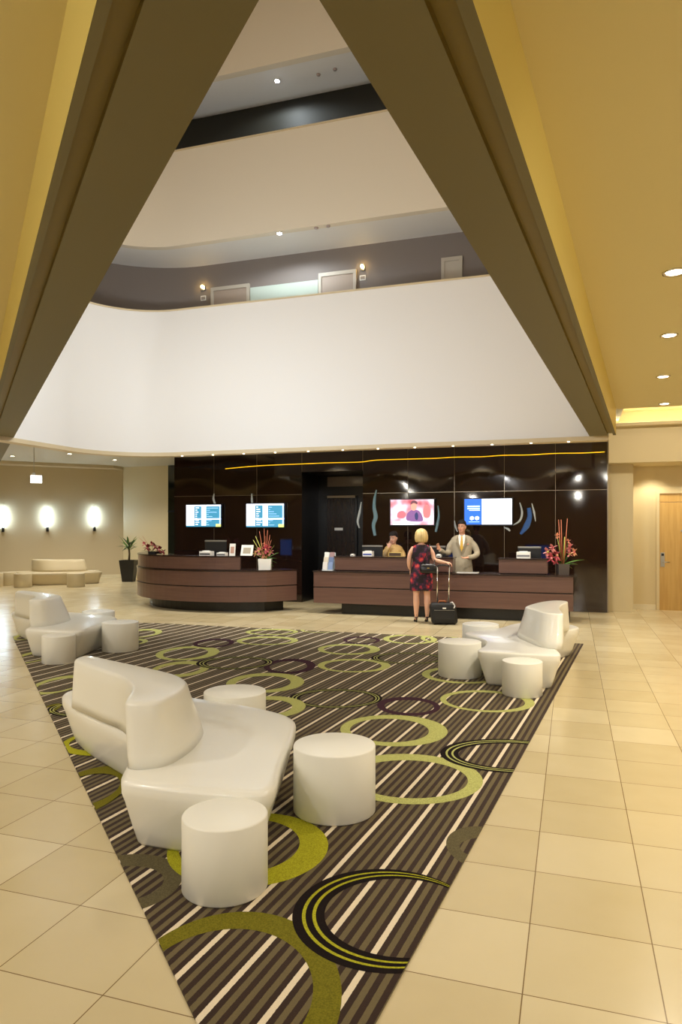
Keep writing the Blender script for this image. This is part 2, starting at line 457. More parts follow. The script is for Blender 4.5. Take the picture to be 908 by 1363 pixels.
# little lights in the balcony's lower lip
lp = MB(); lp.cyl((0,0), .018, 0, .012, mat('lip_lamp',(255,240,210),emit=(255,236,200),es=4), n=12)
proto = None
for i, u in enumerate((242,283,324,366,410,456,503,552,603,655,707,757)):
    x, _ = onY(u, 11.9)
    if proto is None:
        proto = lp.build('lip_light', loc=(x, 11.915, 3.118)); q = proto
    else:
        q = proto.copy(); COL.objects.link(q); q.location = (x, 11.915, 3.118)
    tag(q, 'tiny round light in the lower lip of the white balcony above the desks', 'light', 'tiny lights along the balcony lip')

# corridor doors seen over the parapet
YCW = 11.93+YW
def cdoor(name, label, u0, u1, v, m, fr=True):
    x0, d = onY(u0, YCW); x1, _ = onY(u1, YCW); zt = zat(v, onY((u0+u1)/2, YCW)[1])
    t = bpy.data.objects.new(name, None); COL.objects.link(t); t.location = ((x0+x1)/2, YCW, 4.5); struct(t)
    w = (x1-x0)/2; h = zt-4.5
    b = MB(); b.box(-w+.06, -.03, 0, w-.06, .01, h-.07, m); b.build('door_leaf', t)
    b = MB(); b.box(-w,-.05,0,-w+.06,.01,h,M_FRAME); b.box(w-.06,-.05,0,w,.01,h,M_FRAME); b.box(-w+.06,-.05,h-.07,w-.06,.01,h,M_FRAME); b.build('door_frame', t)
    b = MB(); b.tube([(w-.16,-.035,1.0),(w-.16,-.07,1.0),(w-.28,-.07,1.0)], .012, M_METAL, n=6); b.build('door_handle', t)
M_FRAME = mat('pale_frame_paint', (196,186,170), rough=.5)
M_CD = mat('greige_corridor_door', (168,150,134), rough=.5)
M_PG = mat('pale_green_glass', (196,208,196), rough=.15, coat=.5)
cdoor('door_1','',282,333,381,M_CD); cdoor('door_2','',425,475,362,M_CD); cdoor('door_3','',588,616,343,M_FRAME); cdoor('door_4','',171,189,398,M_FRAME)
x0,_ = onY(334,YCW); x1,d = onY(424,YCW)
b = MB(); b.box(x0,YCW-.03,5.0,x1,YCW+.005,zat(373,d),M_PG); struct(b.build('window_1'))
for u, v, nm in ((271,384,'left'),(483,357,'right')):
    x, d = onY(u, YCW)
    t = thing('wall_lamp', f'small warm wall lamp by the {nm} end of the first balcony corridor doors', 'lamp', (x, YCW, zat(v,d)), 0)
    b = MB(); b.box(-.04,-.03,-.05,.04,0,.05,M_METAL); b.build('bracket', t)
    b = MB(); b.ell((0,-.06,.02),(.03,.028,.034),mat('warm_bulb',(255,230,170),emit=(255,214,130),es=30),12,8); b.build('bulb', t)
    b = MB(); b.box(-.06,-.012,-.05,.06,0,.05,M_PAPER); b.box(-.045,-.016,-.03,.045,-.011,.03,mat('plate_grey',(150,140,130)))
    tag(b.build('switch_plate', loc=(x, YCW, zat(v+13,d))), f'small white plate on the balcony corridor wall below the {nm} lamp', 'plate')

# ---------------------------------------------------------------- left lounge walls
c0 = room(-7.80,25.2); dirc = (.88,.474)
def cw(s): return room(-7.80-dirc[0]*s, 25.2-dirc[1]*s)
p1 = cw(16)
ZF = 3.93
b = MB(); b.add([c0+(0,), p1+(0,), p1+(ZF,), c0+(ZF,)], [(0,1,2,3)], M_WALLL); struct(b.build('wall_left'))
pe = (c0[0]+1.95, c0[1]-.1)
b = MB(); b.add([c0+(0,), pe+(0,), pe+(ZF,), c0+(ZF,)], [(0,1,2,3)], M_WALL); struct(b.build('wall_left_return'))
# dropped band above the left wall
q = [cw(0), cw(16), (cw(16)[0]+.3, cw(16)[1]-1.3), (cw(0)[0]+.1, cw(0)[1]-.7)]
b = MB(); b.prism(q, ZF-.10, ZF, M_WALLL); struct(b.build('trim_5'))
# baseboard
b = MB(); q = [cw(0), cw(16)]; n_ = Vector((-(q[1][1]-q[0][1]), q[1][0]-q[0][0])).normalized()*-1
if n_.y > 0: n_ = -n_
b.prism([q[0], q[1], (q[1][0]+n_.x*.02, q[1][1]+n_.y*.02), (q[0][0]+n_.x*.02, q[0][1]+n_.y*.02)], 0, .1, M_BASE); struct(b.build('baseboard_left'))

# dark glazed side of the desk block
YWW = 15.4
xw0 = onY(232, YWW)[0]; xw1 = onY(809, YWW)[0]
M_DGLASS = mat('dark_green_glass', (16,24,20), rough=.05, coat=1)
b = MB(); b.box(pe[0]-.02, 21.35, 0, xw0, 21.45, ZF, M_DGLASS)
for k in range(3): b.box(pe[0]+.35+k*1.1, 21.30, 0, pe[0]+.40+k*1.1, 21.36, ZF, M_BLACK)
b.box(pe[0], 21.30, 2.3, xw0, 21.36, 2.36, M_BLACK); struct(b.build('window_2'))

# ---------------------------------------------------------------- glossy wood wall with recess
rx0, rx1 = onY(402,YWW)[0], onY(483,YWW)[0]
ZR = 3.05
b = MB()
seams = [onY(u,YWW)[0] for u in (285,342,402)]+[onY(u,YWW)[0] for u in (483,543,605,671.5,739.5)]
edges = [xw0]+seams[:3]
hz = [0, 2.53, 3.93]
# panels each slightly bowed so reflections bend
def panel(b, x0, x1, z0, z1, bow):
    g = .003; n = 8; vs = []
    for j in range(n+1):
        for i in range(n+1):
            s, t = i/n, j/n
            y = YWW - bow*math.sin(PI*s)*math.sin(PI*t)
            vs.append((x0+g+(x1-x0-2*g)*s, y, z0+g+(z1-z0-2*g)*t))
    b.add(vs, [(j*(n+1)+i, j*(n+1)+i+1, (j+1)*(n+1)+i+1, (j+1)*(n+1)+i) for j in range(n) for i in range(n)], M_WOODWALL, smooth=True)
bows = [.010,-.012,.014,.0,.012,-.010,.012,-.012,.008]
for z0, z1 in ((0,2.53),(2.53,3.93)):
    for k in range(3): panel(b, edges[k], edges[k+1], z0, z1, bows[k])
    rt = seams[3:]+[xw1]
    for k in range(5): panel(b, rt[k], rt[k+1], z0, z1, bows[4+k])
panel(b, rx0, rx1, ZR, 3.93, .008)
b.box(xw0, YWW+.012, 0, rx0, YWW+.10, 3.93, M_DARK); b.box(rx1, YWW+.012, 0, xw1, YWW+.10, 3.93, M_DARK); b.box(rx0, YWW+.012, ZR, rx1, YWW+.10, 3.93, M_DARK)
# sides
b.box(xw1-.02, YWW+.1, 0, xw1, 16.4, 3.93, M_DARK); b.box(xw0, YWW+.1, 0, xw0+.02, 21.4, 3.93, M_DARK)
# recess interior
b.box(rx0-.02, YWW+.1, 0, rx0, 16.5, ZR, M_DARK); b.box(rx1, YWW+.1, 0, rx1+.02, 16.5, ZR, M_DARK)
b.box(rx0, YWW+.1, ZR, rx1, 16.5, ZR+.02, M_DARK); b.box(rx0-.02, 16.5, 0, rx1+.02, 16.55, ZR+.02, M_DARK)
struct(b.build('wall_desk'))
b = MB()
for x in seams:
    top = 3.93
    b.box(x-.004, YWW-.006, ZR if x in (seams[2],seams[3]) else 0, x+.004, YWW+.012, top, M_JOINT)
b.box(xw0, YWW-.006, 2.524, rx0, YWW+.012, 2.534, M_JOINT); b.box(rx1, YWW-.006, 2.524, xw1, YWW+.012, 2.534, M_JOINT)
b.box(xw1-.008, YWW-.012, 0, xw1+.012, YWW+.02, 3.93, M_JOINT)
struct(b.build('trim_6'))
# gold reflection near the top of the wall, built as a glowing line
b = MB(); pts = []
for u, v in ((300,624),(345,620),(402,617.5),(440,616),(480,615),(500,612.5),(545,611),(580,610),(605,608.5),(640,608),(671,606),(705,605.5),(739,603.5),(775,603),(805,601.5)):
    x, d = onY(u, YWW-.02); pts.append((x, YWW-.022, zat(v, d)))
b.tube(crom(pts, 4, False), .008, M_GOLDREFL, n=6)
tag(b.build('gold_reflection_line'), 'thin wavy gold reflection, built as a glowing line, along the top of the glossy dark wall', 'light strip')  # a reflection in the glossy wall, no light strip is fitted there

# door in the recess
t = bpy.data.objects.new('door_5', None); COL.objects.link(t); struct(t); t.location = (onY(455,16.45)[0], 16.48, 0)
xa, d = onY(436,16.45); xb, _ = onY(473,16.45)
w0, w1 = xa-t.location.x, xb-t.location.x
b = MB(); b.box(w0,-.05,0,w1,0,zat(664,d),M_DWOOD); b.build('door_leaf', t)
b = MB(); b.box(w0-.05,-.06,0,w0,0,zat(660,d),M_DARK); b.box(w1,-.06,0,w1+.05,0,zat(660,d),M_DARK); b.box(w0-.05,-.06,zat(663,d),w1+.05,0,zat(660,d),M_JOINT); b.build('door_frame', t)
b = MB(); x2,_ = onY(445,16.4); x3,_ = onY(456,16.4); b.box(x2-t.location.x,-.058,zat(706,d),x3-t.location.x,-.051,zat(702.5,d),M_PAPER); b.build('door_sign', t)
b = MB(); b.tube([(w1-.08,-.05,1.0),(w1-.08,-.1,1.0),(w1-.2,-.1,1.0)], .011, M_METAL, n=6); b.build('door_handle', t)
b = MB(); b.box(w0,-.04,zat(648,d),w1+.25,0,zat(635,d),mat('lintel_sheen',(120,104,92),rough=.2,coat=.5)); struct(b.build('lintel_reflection', loc=t.location))  # pale reflection on the lintel, modelled as a flat panel

# ---------------------------------------------------------------- right side: bulkhead, pilaster, door wall
b = MB(); b.box(xw1+.01, YBH, 3.05, XR, 16.4, 3.80, M_WALL); b.box(xw1+.01, YBH-.22, 3.76, XR, YBH, 3.82, M_WALL); b.box(xw1+.01, 15.75, 3.8, XR, 15.9, 4.15, M_WALL)
struct(b.build('wall_bulkhead'))
b = MB(); b.tube([(xw1+.1, YBH+.1, 3.84),(XR-.2, YBH+.1, 3.84)], .025, M_COVE, n=8)
tag(b.build('cove_light_tube'), 'warm light tube hidden in the ceiling cove above the right-hand door wall', 'light')
xp = onY(843, 15.65)[0]
b = MB(); b.box(xw1+.01, 15.65, 0, xp, 16.4, 3.05, M_WALL); struct(b.build('wall_right_pier'))
YD = 16.3
b = MB(); b.add([(xp-.02,YD,0),(XR,YD,0),(XR,YD,3.05),(xp-.02,YD,3.05)], [(0,1,2,3)], M_WALL); struct(b.build('wall_back_right'))
xd0, dd = onY(877, YD); xd1 = xd0+1.0
b = MB(); b.box(xp, YD-.025, 0, xd0-.06, YD, .11, M_BASE); b.box(xd1+.06,YD-.025,0,XR,YD,.11,M_BASE); struct(b.build('baseboard_right'))
t = bpy.data.objects.new('door_6', None); COL.objects.link(t); struct(t); t.location = (xd0, YD, 0)
zt = 2.28
b = MB(); b.box(.01,-.03,0,.99,0,zt,M_DOOR); b.build('door_leaf', t)
b = MB(); b.box(.01,-.02,zt+.015,.99,0,2.47,M_DOOR); b.build('door_head_panel', t)
b = MB(); b.box(-.05,-.05,0,.01,.0,2.47,M_WALL); b.box(.99,-.05,0,1.05,0,2.47,M_WALL); b.box(-.05,-.05,2.47,1.05,0,2.52,M_WALL); b.build('door_frame', t)
b = MB(); b.box(.03,-.045,.92,.11,-.03,1.22,M_METAL); b.tube([(.07,-.04,1.02),(.07,-.09,1.02),(.2,-.09,1.02)], .011, M_METAL, n=8); b.box(.045,-.05,1.15,.095,-.044,1.2,M_BLACK); b.build('door_handle', t)
b = MB(); b.box(.42,-.038,1.66,.62,-.03,1.70,M_METAL); b.build('door_sign', t)
# enclosing walls outside the frame
b = MB(); b.add([(XR,YB,0),(XR,YF,0),(XR,YF,4.2),(XR,YB,4.2)], [(0,1,2,3)], M_WALL); struct(b.build('wall_right'))
b = MB(); b.add([(XL,YB,0),(XR,YB,0),(XR,YB,4.2),(XL,YB,4.2)], [(0,1,2,3)], M_WALL); struct(b.build('wall_front'))
b = MB(); b.add([(XL,YB,0),(XL,YF,0),(XL,YF,4.2),(XL,YB,4.2)], [(0,1,2,3)], M_WALL); struct(b.build('wall_far_left'))

# ---------------------------------------------------------------- white benches and stools
OC = (-1.1, 4.6)
seat_o = [(-1.12,3.71),(-.80,3.61),(-.48,3.56),(-.35,3.64),(-.34,4.1),(-.31,4.6),(-.34,4.98),(-.60,5.25),(-1.05,5.52),(-1.6,5.78),(-2.05,5.93),(-2.24,5.84),(-2.24,5.64),(-1.98,5.26),(-1.66,4.90),(-1.40,4.60),(-1.26,4.28),(-1.22,3.98),(-1.19,3.80)]
back_t = [(-1.91,5.11),(-1.66,4.83),(-1.44,4.58),(-1.28,4.28),(-1.235,4.05),(-1.20,3.92),(-1.10,3.90),(-1.00,3.95),(-.955,4.2),(-.975,4.45),(-1.12,4.70),(-1.42,4.96),(-1.72,5.21),(-1.90,5.36),(-1.98,5.30),(-1.97,5.19)]
back_b = [(-1.93,5.17),(-1.67,4.89),(-1.44,4.64),(-1.28,4.30),(-1.22,4.05),(-1.18,3.91),(-1.08,3.89),(-.96,3.99),(-.89,4.3),(-.91,4.65),(-1.06,4.90),(-1.38,5.14),(-1.68,5.38),(-1.90,5.50),(-2.03,5.40),(-2.02,5.27)]
def loc2(p, c=OC): return room(p[0]-c[0], p[1]-c[1])
OC2 = (2.3, 8.6)      # the right-hand bench has a differently turned back
seat_r = [(1.54,7.66),(1.92,7.52),(2.28,7.43),(2.37,7.62),(2.40,7.95),(2.52,8.5),(2.82,9.12),(3.12,9.36),(3.24,9.62),(3.12,9.92),(2.75,10.05),(2.42,9.88),(2.12,9.45),(1.74,9.20),(1.58,8.98),(1.72,8.45),(1.64,8.05),(1.53,7.82)]
back_tr = [(2.27,8.66),(2.30,8.33),(2.34,8.08),(2.42,7.98),(2.52,7.98),(2.58,8.2),(2.66,8.55),(2.79,8.9),(2.98,9.25),(3.01,9.40),(2.89,9.48),(2.68,9.33),(2.44,9.0)]
back_br = [(2.18,8.70),(2.20,8.25),(2.25,7.92),(2.35,7.80),(2.47,7.82),(2.55,8.15),(2.64,8.55),(2.79,8.92),(2.99,9.25),(3.05,9.42),(2.90,9.56),(2.62,9.45),(2.34,9.1)]
def orient(c):     # counter-clockwise
    a = sum(c[i-1][0]*c[i][1]-c[i][0]*c[i-1][1] for i in range(len(c)))
    return c if a > 0 else c[::-1]
def flat_top(b):
    """replace the top cap by a triangulated one"""
    from mathutils.geometry import tessellate_polygon
    f = b.f.pop(); m = b.m.pop(); b.sm.pop()
    for tri in tessellate_polygon([[Vector(b.v[i]) for i in f]]):
        b.f.append([f[i] for i in tri]); b.m.append(m); b.sm.append(True)
def relax(c, it):
    for _ in range(it): c = [(Vector(c[i-1][:2])+Vector(c[(i+1)%len(c)][:2]))*.25+Vector(c[i][:2])*.5 for i in range(len(c))]
    return c
def bench(so, to, bo, cen, round_=1.0, M=None):
    M_WHITE = M or MATS['white_leather']
    sp = orient([loc2(p, cen) for p in so]); c = crom(sp, 5)
    b = MB(); rr = []
    R = .042*round_
    for z, d in [(.0,.10),(.02,.085),(.10,.06),(.25,.02),(.30,.004)]+[(.38-R+R*math.sin(a), R*(1-math.cos(a))) for a in [k*PI/12 for k in range(1,7)]]:
        rr.append([(p[0],p[1],z) for p in relax(offset(c, d), int(d*120))])
    b.loft(rr, M_WHITE); flat_top(b); s = b
    bt, bb = [loc2(p, cen) for p in to], [loc2(p, cen) for p in bo]
    if orient(bt) is not bt: bt, bb = bt[::-1], bb[::-1]
    ct, cb = crom(bt, 5), crom(bb, 5)
    b = MB(); rr = []; R = .032*round_
    for z, d in [(.375,.0),(.45,0),(.55,0),(.65,0)]+[(.75-R+R*math.sin(a), R*(1-math.cos(a))) for a in [k*PI/10 for k in range(1,6)]]:
        t = (z-.375)/.375; t = t*t*(3-2*t)*.4+t*.6
        cc_ = [Vector(p).lerp(Vector(q_), t) for p, q_ in zip(cb, ct)]
        rr.append([(p[0],p[1],z) for p in relax(offset(cc_, d), int(d*150))])
    b.loft(rr, M_WHITE); flat_top(b)
    return s, b
def put_bench(pos, shape, label, rz=0, rnd=1.0, M=None, z=.008, group='white sculpted lounge benches'):
    t = thing('lounge_bench', label, 'bench', tuple(pos)+(z,), rz, group)
    st, bk = bench(*shape, round_=rnd, M=M)
    st.build('seat', t); bk.build('backrest', t)
    return t
SH = (seat_o, back_t, back_b, OC)
near = put_bench(room(*OC), SH, 'large white sculpted bench with curved backrest, nearest on the carpet')
dup(near, room(OC[0]-3.05, OC[1]+5.65)+(.008,), 0, 'white sculpted bench with curved backrest at the far left corner of the carpet')
put_bench(room(*OC2), (seat_r, back_tr, back_br, OC2), 'white sculpted bench at the right corner of the carpet, its backrest on the right', rnd=.6)
M_BEIGE = mat('beige_leather', (206,190,154), rough=.35, spec=.4)
wb = gp(62, 776.8)
put_bench(wb, SH, 'beige sculpted bench against the far left wall under the wall lamps', math.radians(-125), M=M_BEIGE, z=0, group='beige sculpted bench')

def stool_mesh(r, h, m=None):
    b = MB(); b.cyl((0,0), r, 0, h, m or M_STOOL, n=64, bev=.008); return b
def stool(kind, pos, label, z=.008):
    o = PROT.get(kind)
    if o is None:
        b = stool_mesh(*{'small':(.204,.35),'large':(.25,.40),'beige':(.25,.40,M_BEIGE)}[kind]); o = b.build('drum_stool'); smooth_edges(o, 50); PROT[kind] = o
    else:
        o = o.copy(); COL.objects.link(o)
    o.location = pos+(z,)
    return tag(o, label, 'stool', 'beige drum stools by the left wall' if kind == 'beige' else 'white drum stools')
PROT = {}
stool('small', room(-.556,3.37), 'small white drum stool in front of the nearest bench')
stool('large', room(-.04,4.29), 'large white drum stool at the right side of the nearest bench')
stool('large', room(-.86,5.70), 'large white drum stool just behind the nearest bench seat')
stool('small', room(-3.63,9.04), 'small white drum stool in front of the far left carpet bench')
stool('large', room(-3.12,9.94), 'large white drum stool at the right side of the far left carpet bench')
stool('large', room(-3.88,11.25), 'white drum stool peeking out behind the far left carpet bench')
stool('small', room(1.876,7.28), 'small white drum stool in front of the right corner bench')
stool('large', room(1.39,8.23), 'large white drum stool left of the right corner bench')
stool('large', room(1.93,9.72), 'white drum stool behind the right corner bench near the desk')
for u, v, l in ((30.5,781.5,'beige drum stool in front of the left part of the wall bench'),(101,781,'beige drum stool at the right end of the wall bench'),
                (121,776,'beige drum stool farthest right along the left wall'),(10,779,'beige drum stool left of the wall bench, second from the photo edge'),(-8,781,'beige drum stool cut by the left edge of the photo')):
    stool('beige', gp(u, v), l, 0)

# ---------------------------------------------------------------- reception desks
C0, RO = (-7.4,15.42), 2.6
def arc(r, a0, a1, n=28): return [(C0[0]+r*math.cos(math.radians(a0+(a1-a0)*k/n)), C0[1]+r*math.sin(math.radians(a0+(a1-a0)*k/n))) for k in range(n+1)]
desk = thing('reception_desk', 'curved brown reception desk on the left with two raised tiers', 'desk', (0,0,0))
desk.location = (C0[0], 13.2, 0)
def L(b, name, parent, m=None):
    o = b.build(name, parent); o.location = (-parent.location.x, -parent.location.y, 0); return o
A0, A1 = 186, 303.5
def body(ro, ri, ends, a0=A0, a1=A1):
    return arc(ro, a0, a1) + ends + arc(ri, a1+6, a0)
def low_poly(d): return body(RO-d, RO-.75, [(-5.52-d,13.80)])
def strips(parent, poly_fn, zs, m, name='front_panel'):
    for z0, z1 in zs:
        b = MB(); b.prism(poly_fn(0), z0, z1, m); L(smooth_m(b), name, parent)
def smooth_m(b): return b
for z0, z1 in ((.22,.53),(.55,.845)):
    b = MB(); b.prism(low_poly(0), z0, z1, M_COUNTER); L(b, 'front_panel', desk)
b = MB(); b.prism(low_poly(.03), .53, .55, M_DARK); L(b, 'shadow_gap', desk)
b = MB(); b.prism(low_poly(-.015), .845, .872, M_CTOP); L(b, 'worktop', desk)
up = lambda d: arc(RO-.02-d, A0, 291.5) + arc(RO-.32+d, 291.5, A0)
b = MB(); b.prism(up(.03), .872, .885, M_DARK); b.prism(up(0), .885, 1.14, M_COUNTER); L(b, 'raised_front', desk)
b = MB(); b.prism(up(-.015), 1.14, 1.165, M_CTOP); L(b, 'raised_top', desk)
b = MB(); b.prism(body(RO-.28, RO-.7, [(-5.85,13.85)]), 0, .22, M_DARK); L(b, 'plinth', desk)

YDK = 13.42
desk2 = thing('reception_desk', 'long straight brown reception desk on the right where the guest checks in', 'desk', (-2.5, YDK, 0))
DX0, DX1 = -5.0, .02
def bx(name, x0,y0,z0,x1,y1,z1,m, par=desk2, bv=.004):
    b = MB(); b.box(x0,y0,z0,x1,y1,z1,m); o = L(b, name, par); bevel(o, bv); return o
bx('front_panel', DX0,YDK,.22,DX1,YDK+.6,.53,M_COUNTER); bx('front_panel', DX0,YDK,.55,DX1,YDK+.6,.845,M_COUNTER)
bx('shadow_gap', DX0+.03,YDK+.03,.53,DX1-.03,YDK+.57,.55,M_DARK)
bx('worktop', DX0-.015,YDK-.015,.845,DX1+.015,YDK+.62,.872,M_CTOP)
for x0, x1 in ((-4.60,-2.19),(-1.32,-.43)):
    bx('raised_front', x0,YDK+.16,.885,x1,YDK+.5,1.14,M_COUNTER); bx('shadow_gap', x0+.02,YDK+.18,.872,x1-.02,YDK+.48,.885,M_DARK)
    bx('raised_top', x0-.015,YDK+.145,1.14,x1+.015,YDK+.53,1.165,M_CTOP)
bx('plinth', -4.45,YDK+.16,0,DX1-.06,YDK+.5,.22,M_DARK)

# ---------------------------------------------------------------- wall screens
def em(name, c, s=1.0): return mat(name, c, rough=.4, emit=c, es=s)
def soft_screen():
    m = bpy.data.materials.new('television_picture'); m.use_nodes = True; nt = m.node_tree; b = nt.nodes['Principled BSDF']
    tc = nt.nodes.new('ShaderNodeTexCoord'); n = nt.nodes.new('ShaderNodeTexNoise'); n.inputs['Scale'].default_value = 3.2; n.inputs['Detail'].default_value = 1.5
    r = nt.nodes.new('ShaderNodeValToRGB'); e = r.color_ramp.elements
    e[0].position = .30; e[0].color = lin((176,70,80))+(1,); e[1].position = .66; e[1].color = lin((250,246,252))+(1,)
    a = e.new(.42); a.color = lin((226,150,160))+(1,); a = e.new(.52); a.color = lin((240,206,226))+(1,)
    nt.links.new(tc.outputs['Object'], n.inputs['Vector']); nt.links.new(n.outputs['Fac'], r.inputs[0]); nt.links.new(r.outputs[0], b.inputs['Emission Color'])
    b.inputs['Emission Strength'].default_value = 1.2; b.inputs['Base Color'].default_value = (0,0,0,1); return m
E_W, E_B, E_T = em('screen_white',(235,240,255),1.1), em('screen_blue',(30,90,200),1.3), em('screen_teal',(60,130,160),1.0)
E_LB, E_Y, E_P, E_R, E_N = em('screen_light_blue',(170,205,245),1.3), em('screen_yellow',(230,235,120),1.3), em('screen_pink',(245,190,200),1.2), em('screen_red',(190,60,60),1.0), em('screen_navy',(40,44,90),1.0)
def tv(u0,u1,v0,v1,label,kind):
    Y = YWW-.09; x0, d0 = onY(u0,Y); x1, d1 = onY(u1,Y); d = (d0+d1)/2
    z1, z0 = zat(v0,d), zat(v1,d); w, h = x1-x0, z1-z0
    t = thing('wall_screen', label, 'screen', (x0, Y, z0), 0, 'screens on the dark desk wall')
    b = MB(); b.box(-.025,0,-.03,w+.025,.06,h+.025,M_BLACK); bevel(b.build('housing', t), .006)
    b = MB(); b.box(w*.35,.06,h*.3,w*.65,.085,h*.7,M_METAL); b.build('wall_bracket', t)
    def r(b,a0,b0,a1,b1,m,y=-.002): b.add([(w*a0,y,h*b0),(w*a1,y,h*b0),(w*a1,y,h*b1),(w*a0,y,h*b1)],[(0,1,2,3)],m)
    b = MB(); 
    if kind == 'board':
        r(b,0,0,1,1,E_T); r(b,0,.05,.24,1,E_W,-.003); r(b,.44,.05,.58,1,E_W,-.003); r(b,0,.93,1,1,E_W,-.0035); r(b,.24,.32,1,.38,E_W,-.0035); r(b,.86,0,1,.12,E_Y,-.004); r(b,.96,.12,1,.95,E_LB,-.0035)
        for k in range(9):
            r(b,.27,.08+k*.095,.27+.04+.11*random.random(),.12+k*.095,E_W,-.003)
            r(b,.60,.08+k*.095,.62+.32*random.random(),.095+k*.095,E_LB,-.003)
    elif kind == 'news':
        r(b,0,0,1,1,soft_screen()); r(b,.05,0,.55,.14,E_W,-.003)
        def blob(pts,m,y): b.add([(w*p[0],y,h*p[1]) for p in crom([(p[0],p[1]) for p in pts],5)],[tuple(range(5*len(pts)))],m)
        blob([(.40,.16),(.38,.40),(.46,.56),(.58,.60),(.68,.52),(.74,.34),(.73,.14)],em('screen_mauve',(120,80,130),1.0),-.0032)
        blob([(.16,.30),(.18,.50),(.30,.55),(.36,.40),(.30,.26)],em('screen_rose',(190,100,110),1.0),-.0030)
        blob([(.58,.22),(.565,.40),(.61,.50),(.645,.38),(.63,.20)],E_N,-.0040)
        blob([(.49,.62),(.48,.78),(.54,.88),(.61,.80),(.60,.64),(.545,.56)],em('screen_skin',(220,140,120),1.1),-.0045)
        blob([(.47,.80),(.50,.94),(.57,.96),(.63,.88),(.61,.82),(.54,.86)],em('screen_hair',(90,50,60),1.0),-.0050)
        blob([(.78,.30),(.76,.62),(.84,.80),(.93,.60),(.90,.30)],em('screen_coral',(226,110,110),1.0),-.0030)
    else:
        r(b,0,0,.37,1,E_B); r(b,.37,0,1,1,E_W)
        r(b,.06,.68,.33,.74,E_LB,-.003); r(b,.06,.60,.33,.65,E_LB,-.003); r(b,.1,.54,.33,.57,E_W,-.003)
        for c_ in (.16,.27):
            pts = [(c_-.04,.30),(c_-.045,.2),(c_-.01,.16),(c_+.04,.2),(c_+.045,.28),(c_+.01,.33)]
            b.add([(w*p[0],-.003,h*p[1]) for p in pts],[tuple(range(6))],E_W)
        r(b,.09,.09,.32,.11,E_LB,-.003)
        for k in range(10): 
            a = .42+.5*random.random(); c = .1+.75*random.random(); r(b,a,c,a+.05,c+.05,E_P if k%2 else E_LB,-.003)
    b.build('display', t)
tv(248,294,672,701,'leftmost wall screen, showing a timetable in white and teal columns','board')
tv(328,378,670.5,701.5,'timetable screen above the flower arrangement, second wall screen from the left','board')
tv(520,577.5,665,698.5,'wall screen showing a pink television picture of a presenter','news')
tv(618.5,681.5,664,698,'wall screen with a blue panel on its left and white page on its right','info')

# reflections in the glossy wall, modelled as thin wavy glass pieces
def wall_glint(pts, ws, m, label):
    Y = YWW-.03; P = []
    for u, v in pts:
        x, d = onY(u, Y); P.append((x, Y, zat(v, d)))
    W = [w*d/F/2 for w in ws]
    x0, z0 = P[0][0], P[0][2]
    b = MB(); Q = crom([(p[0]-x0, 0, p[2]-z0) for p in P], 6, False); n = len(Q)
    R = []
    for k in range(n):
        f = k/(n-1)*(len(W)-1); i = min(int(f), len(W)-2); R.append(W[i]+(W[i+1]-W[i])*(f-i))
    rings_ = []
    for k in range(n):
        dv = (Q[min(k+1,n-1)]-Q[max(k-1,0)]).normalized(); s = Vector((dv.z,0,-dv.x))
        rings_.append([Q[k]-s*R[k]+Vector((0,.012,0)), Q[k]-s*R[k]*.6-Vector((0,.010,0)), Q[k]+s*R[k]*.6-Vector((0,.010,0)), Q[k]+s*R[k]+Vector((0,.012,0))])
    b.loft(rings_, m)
    o = b.build('wall_reflection', loc=(x0, Y, z0)); smooth_edges(o, 40)
    return tag(o, label, 'wall ornament', 'reflections on the dark wall modelled as glass')  # reflections in the glossy wall, no ornaments hang there
wall_glint([(286,671),(284,664),(285,657)],[3,3,.8],M_GLASSW,'small white flame-shaped reflection rising behind the leftmost wall screen')
wall_glint([(335.5,670),(335,664),(335,657)],[3,3,.8],M_GLASSW,'small white flame-shaped reflection rising behind the second wall screen from the left')
wall_glint([(501,652),(498.5,664),(498,676),(500,688),(497,699),(499,713)],[1.5,4,5,6,5,4],M_REFLB,'tall wavy pale blue reflection right of the dark doorway')
wall_glint([(481,668),(478.5,682),(476,694),(478.5,703)],[1,3.5,3.5,1.5],M_GLASSW,'slim curved white reflection at the right edge of the dark doorway')
wall_glint([(583,673),(584,686),(582,698),(580,708)],[1.2,3,4,3],M_REFLB,'pale blue reflection right of the presenter screen')
wall_glint([(605,693),(606,700),(609,708)],[1,3,1.5],M_GLASSW,'short white glass curve left of the man\'s head')  # short curved white reflection, modelled as glass
wall_glint([(692,669),(695,682),(692,693),(683,699)],[1.5,3,3,1.5],M_GLASSW,'white hook-shaped reflection left of the curved blue one')
wall_glint([(708,670),(711,682),(713,694)],[1,3,1],M_GLASSW,'thin white reflection right of the curved blue one')
wall_glint([(704,676),(705,688),(701,700),(693,711)],[5,6,8,3],M_REFLBLUE,'curved blue reflection above the rightmost desk monitor')
wall_glint([(671,702),(676,704),(679,707)],[1.5,3.5,2],M_GLASSW,'small white reflection below the blue and white wall screen')

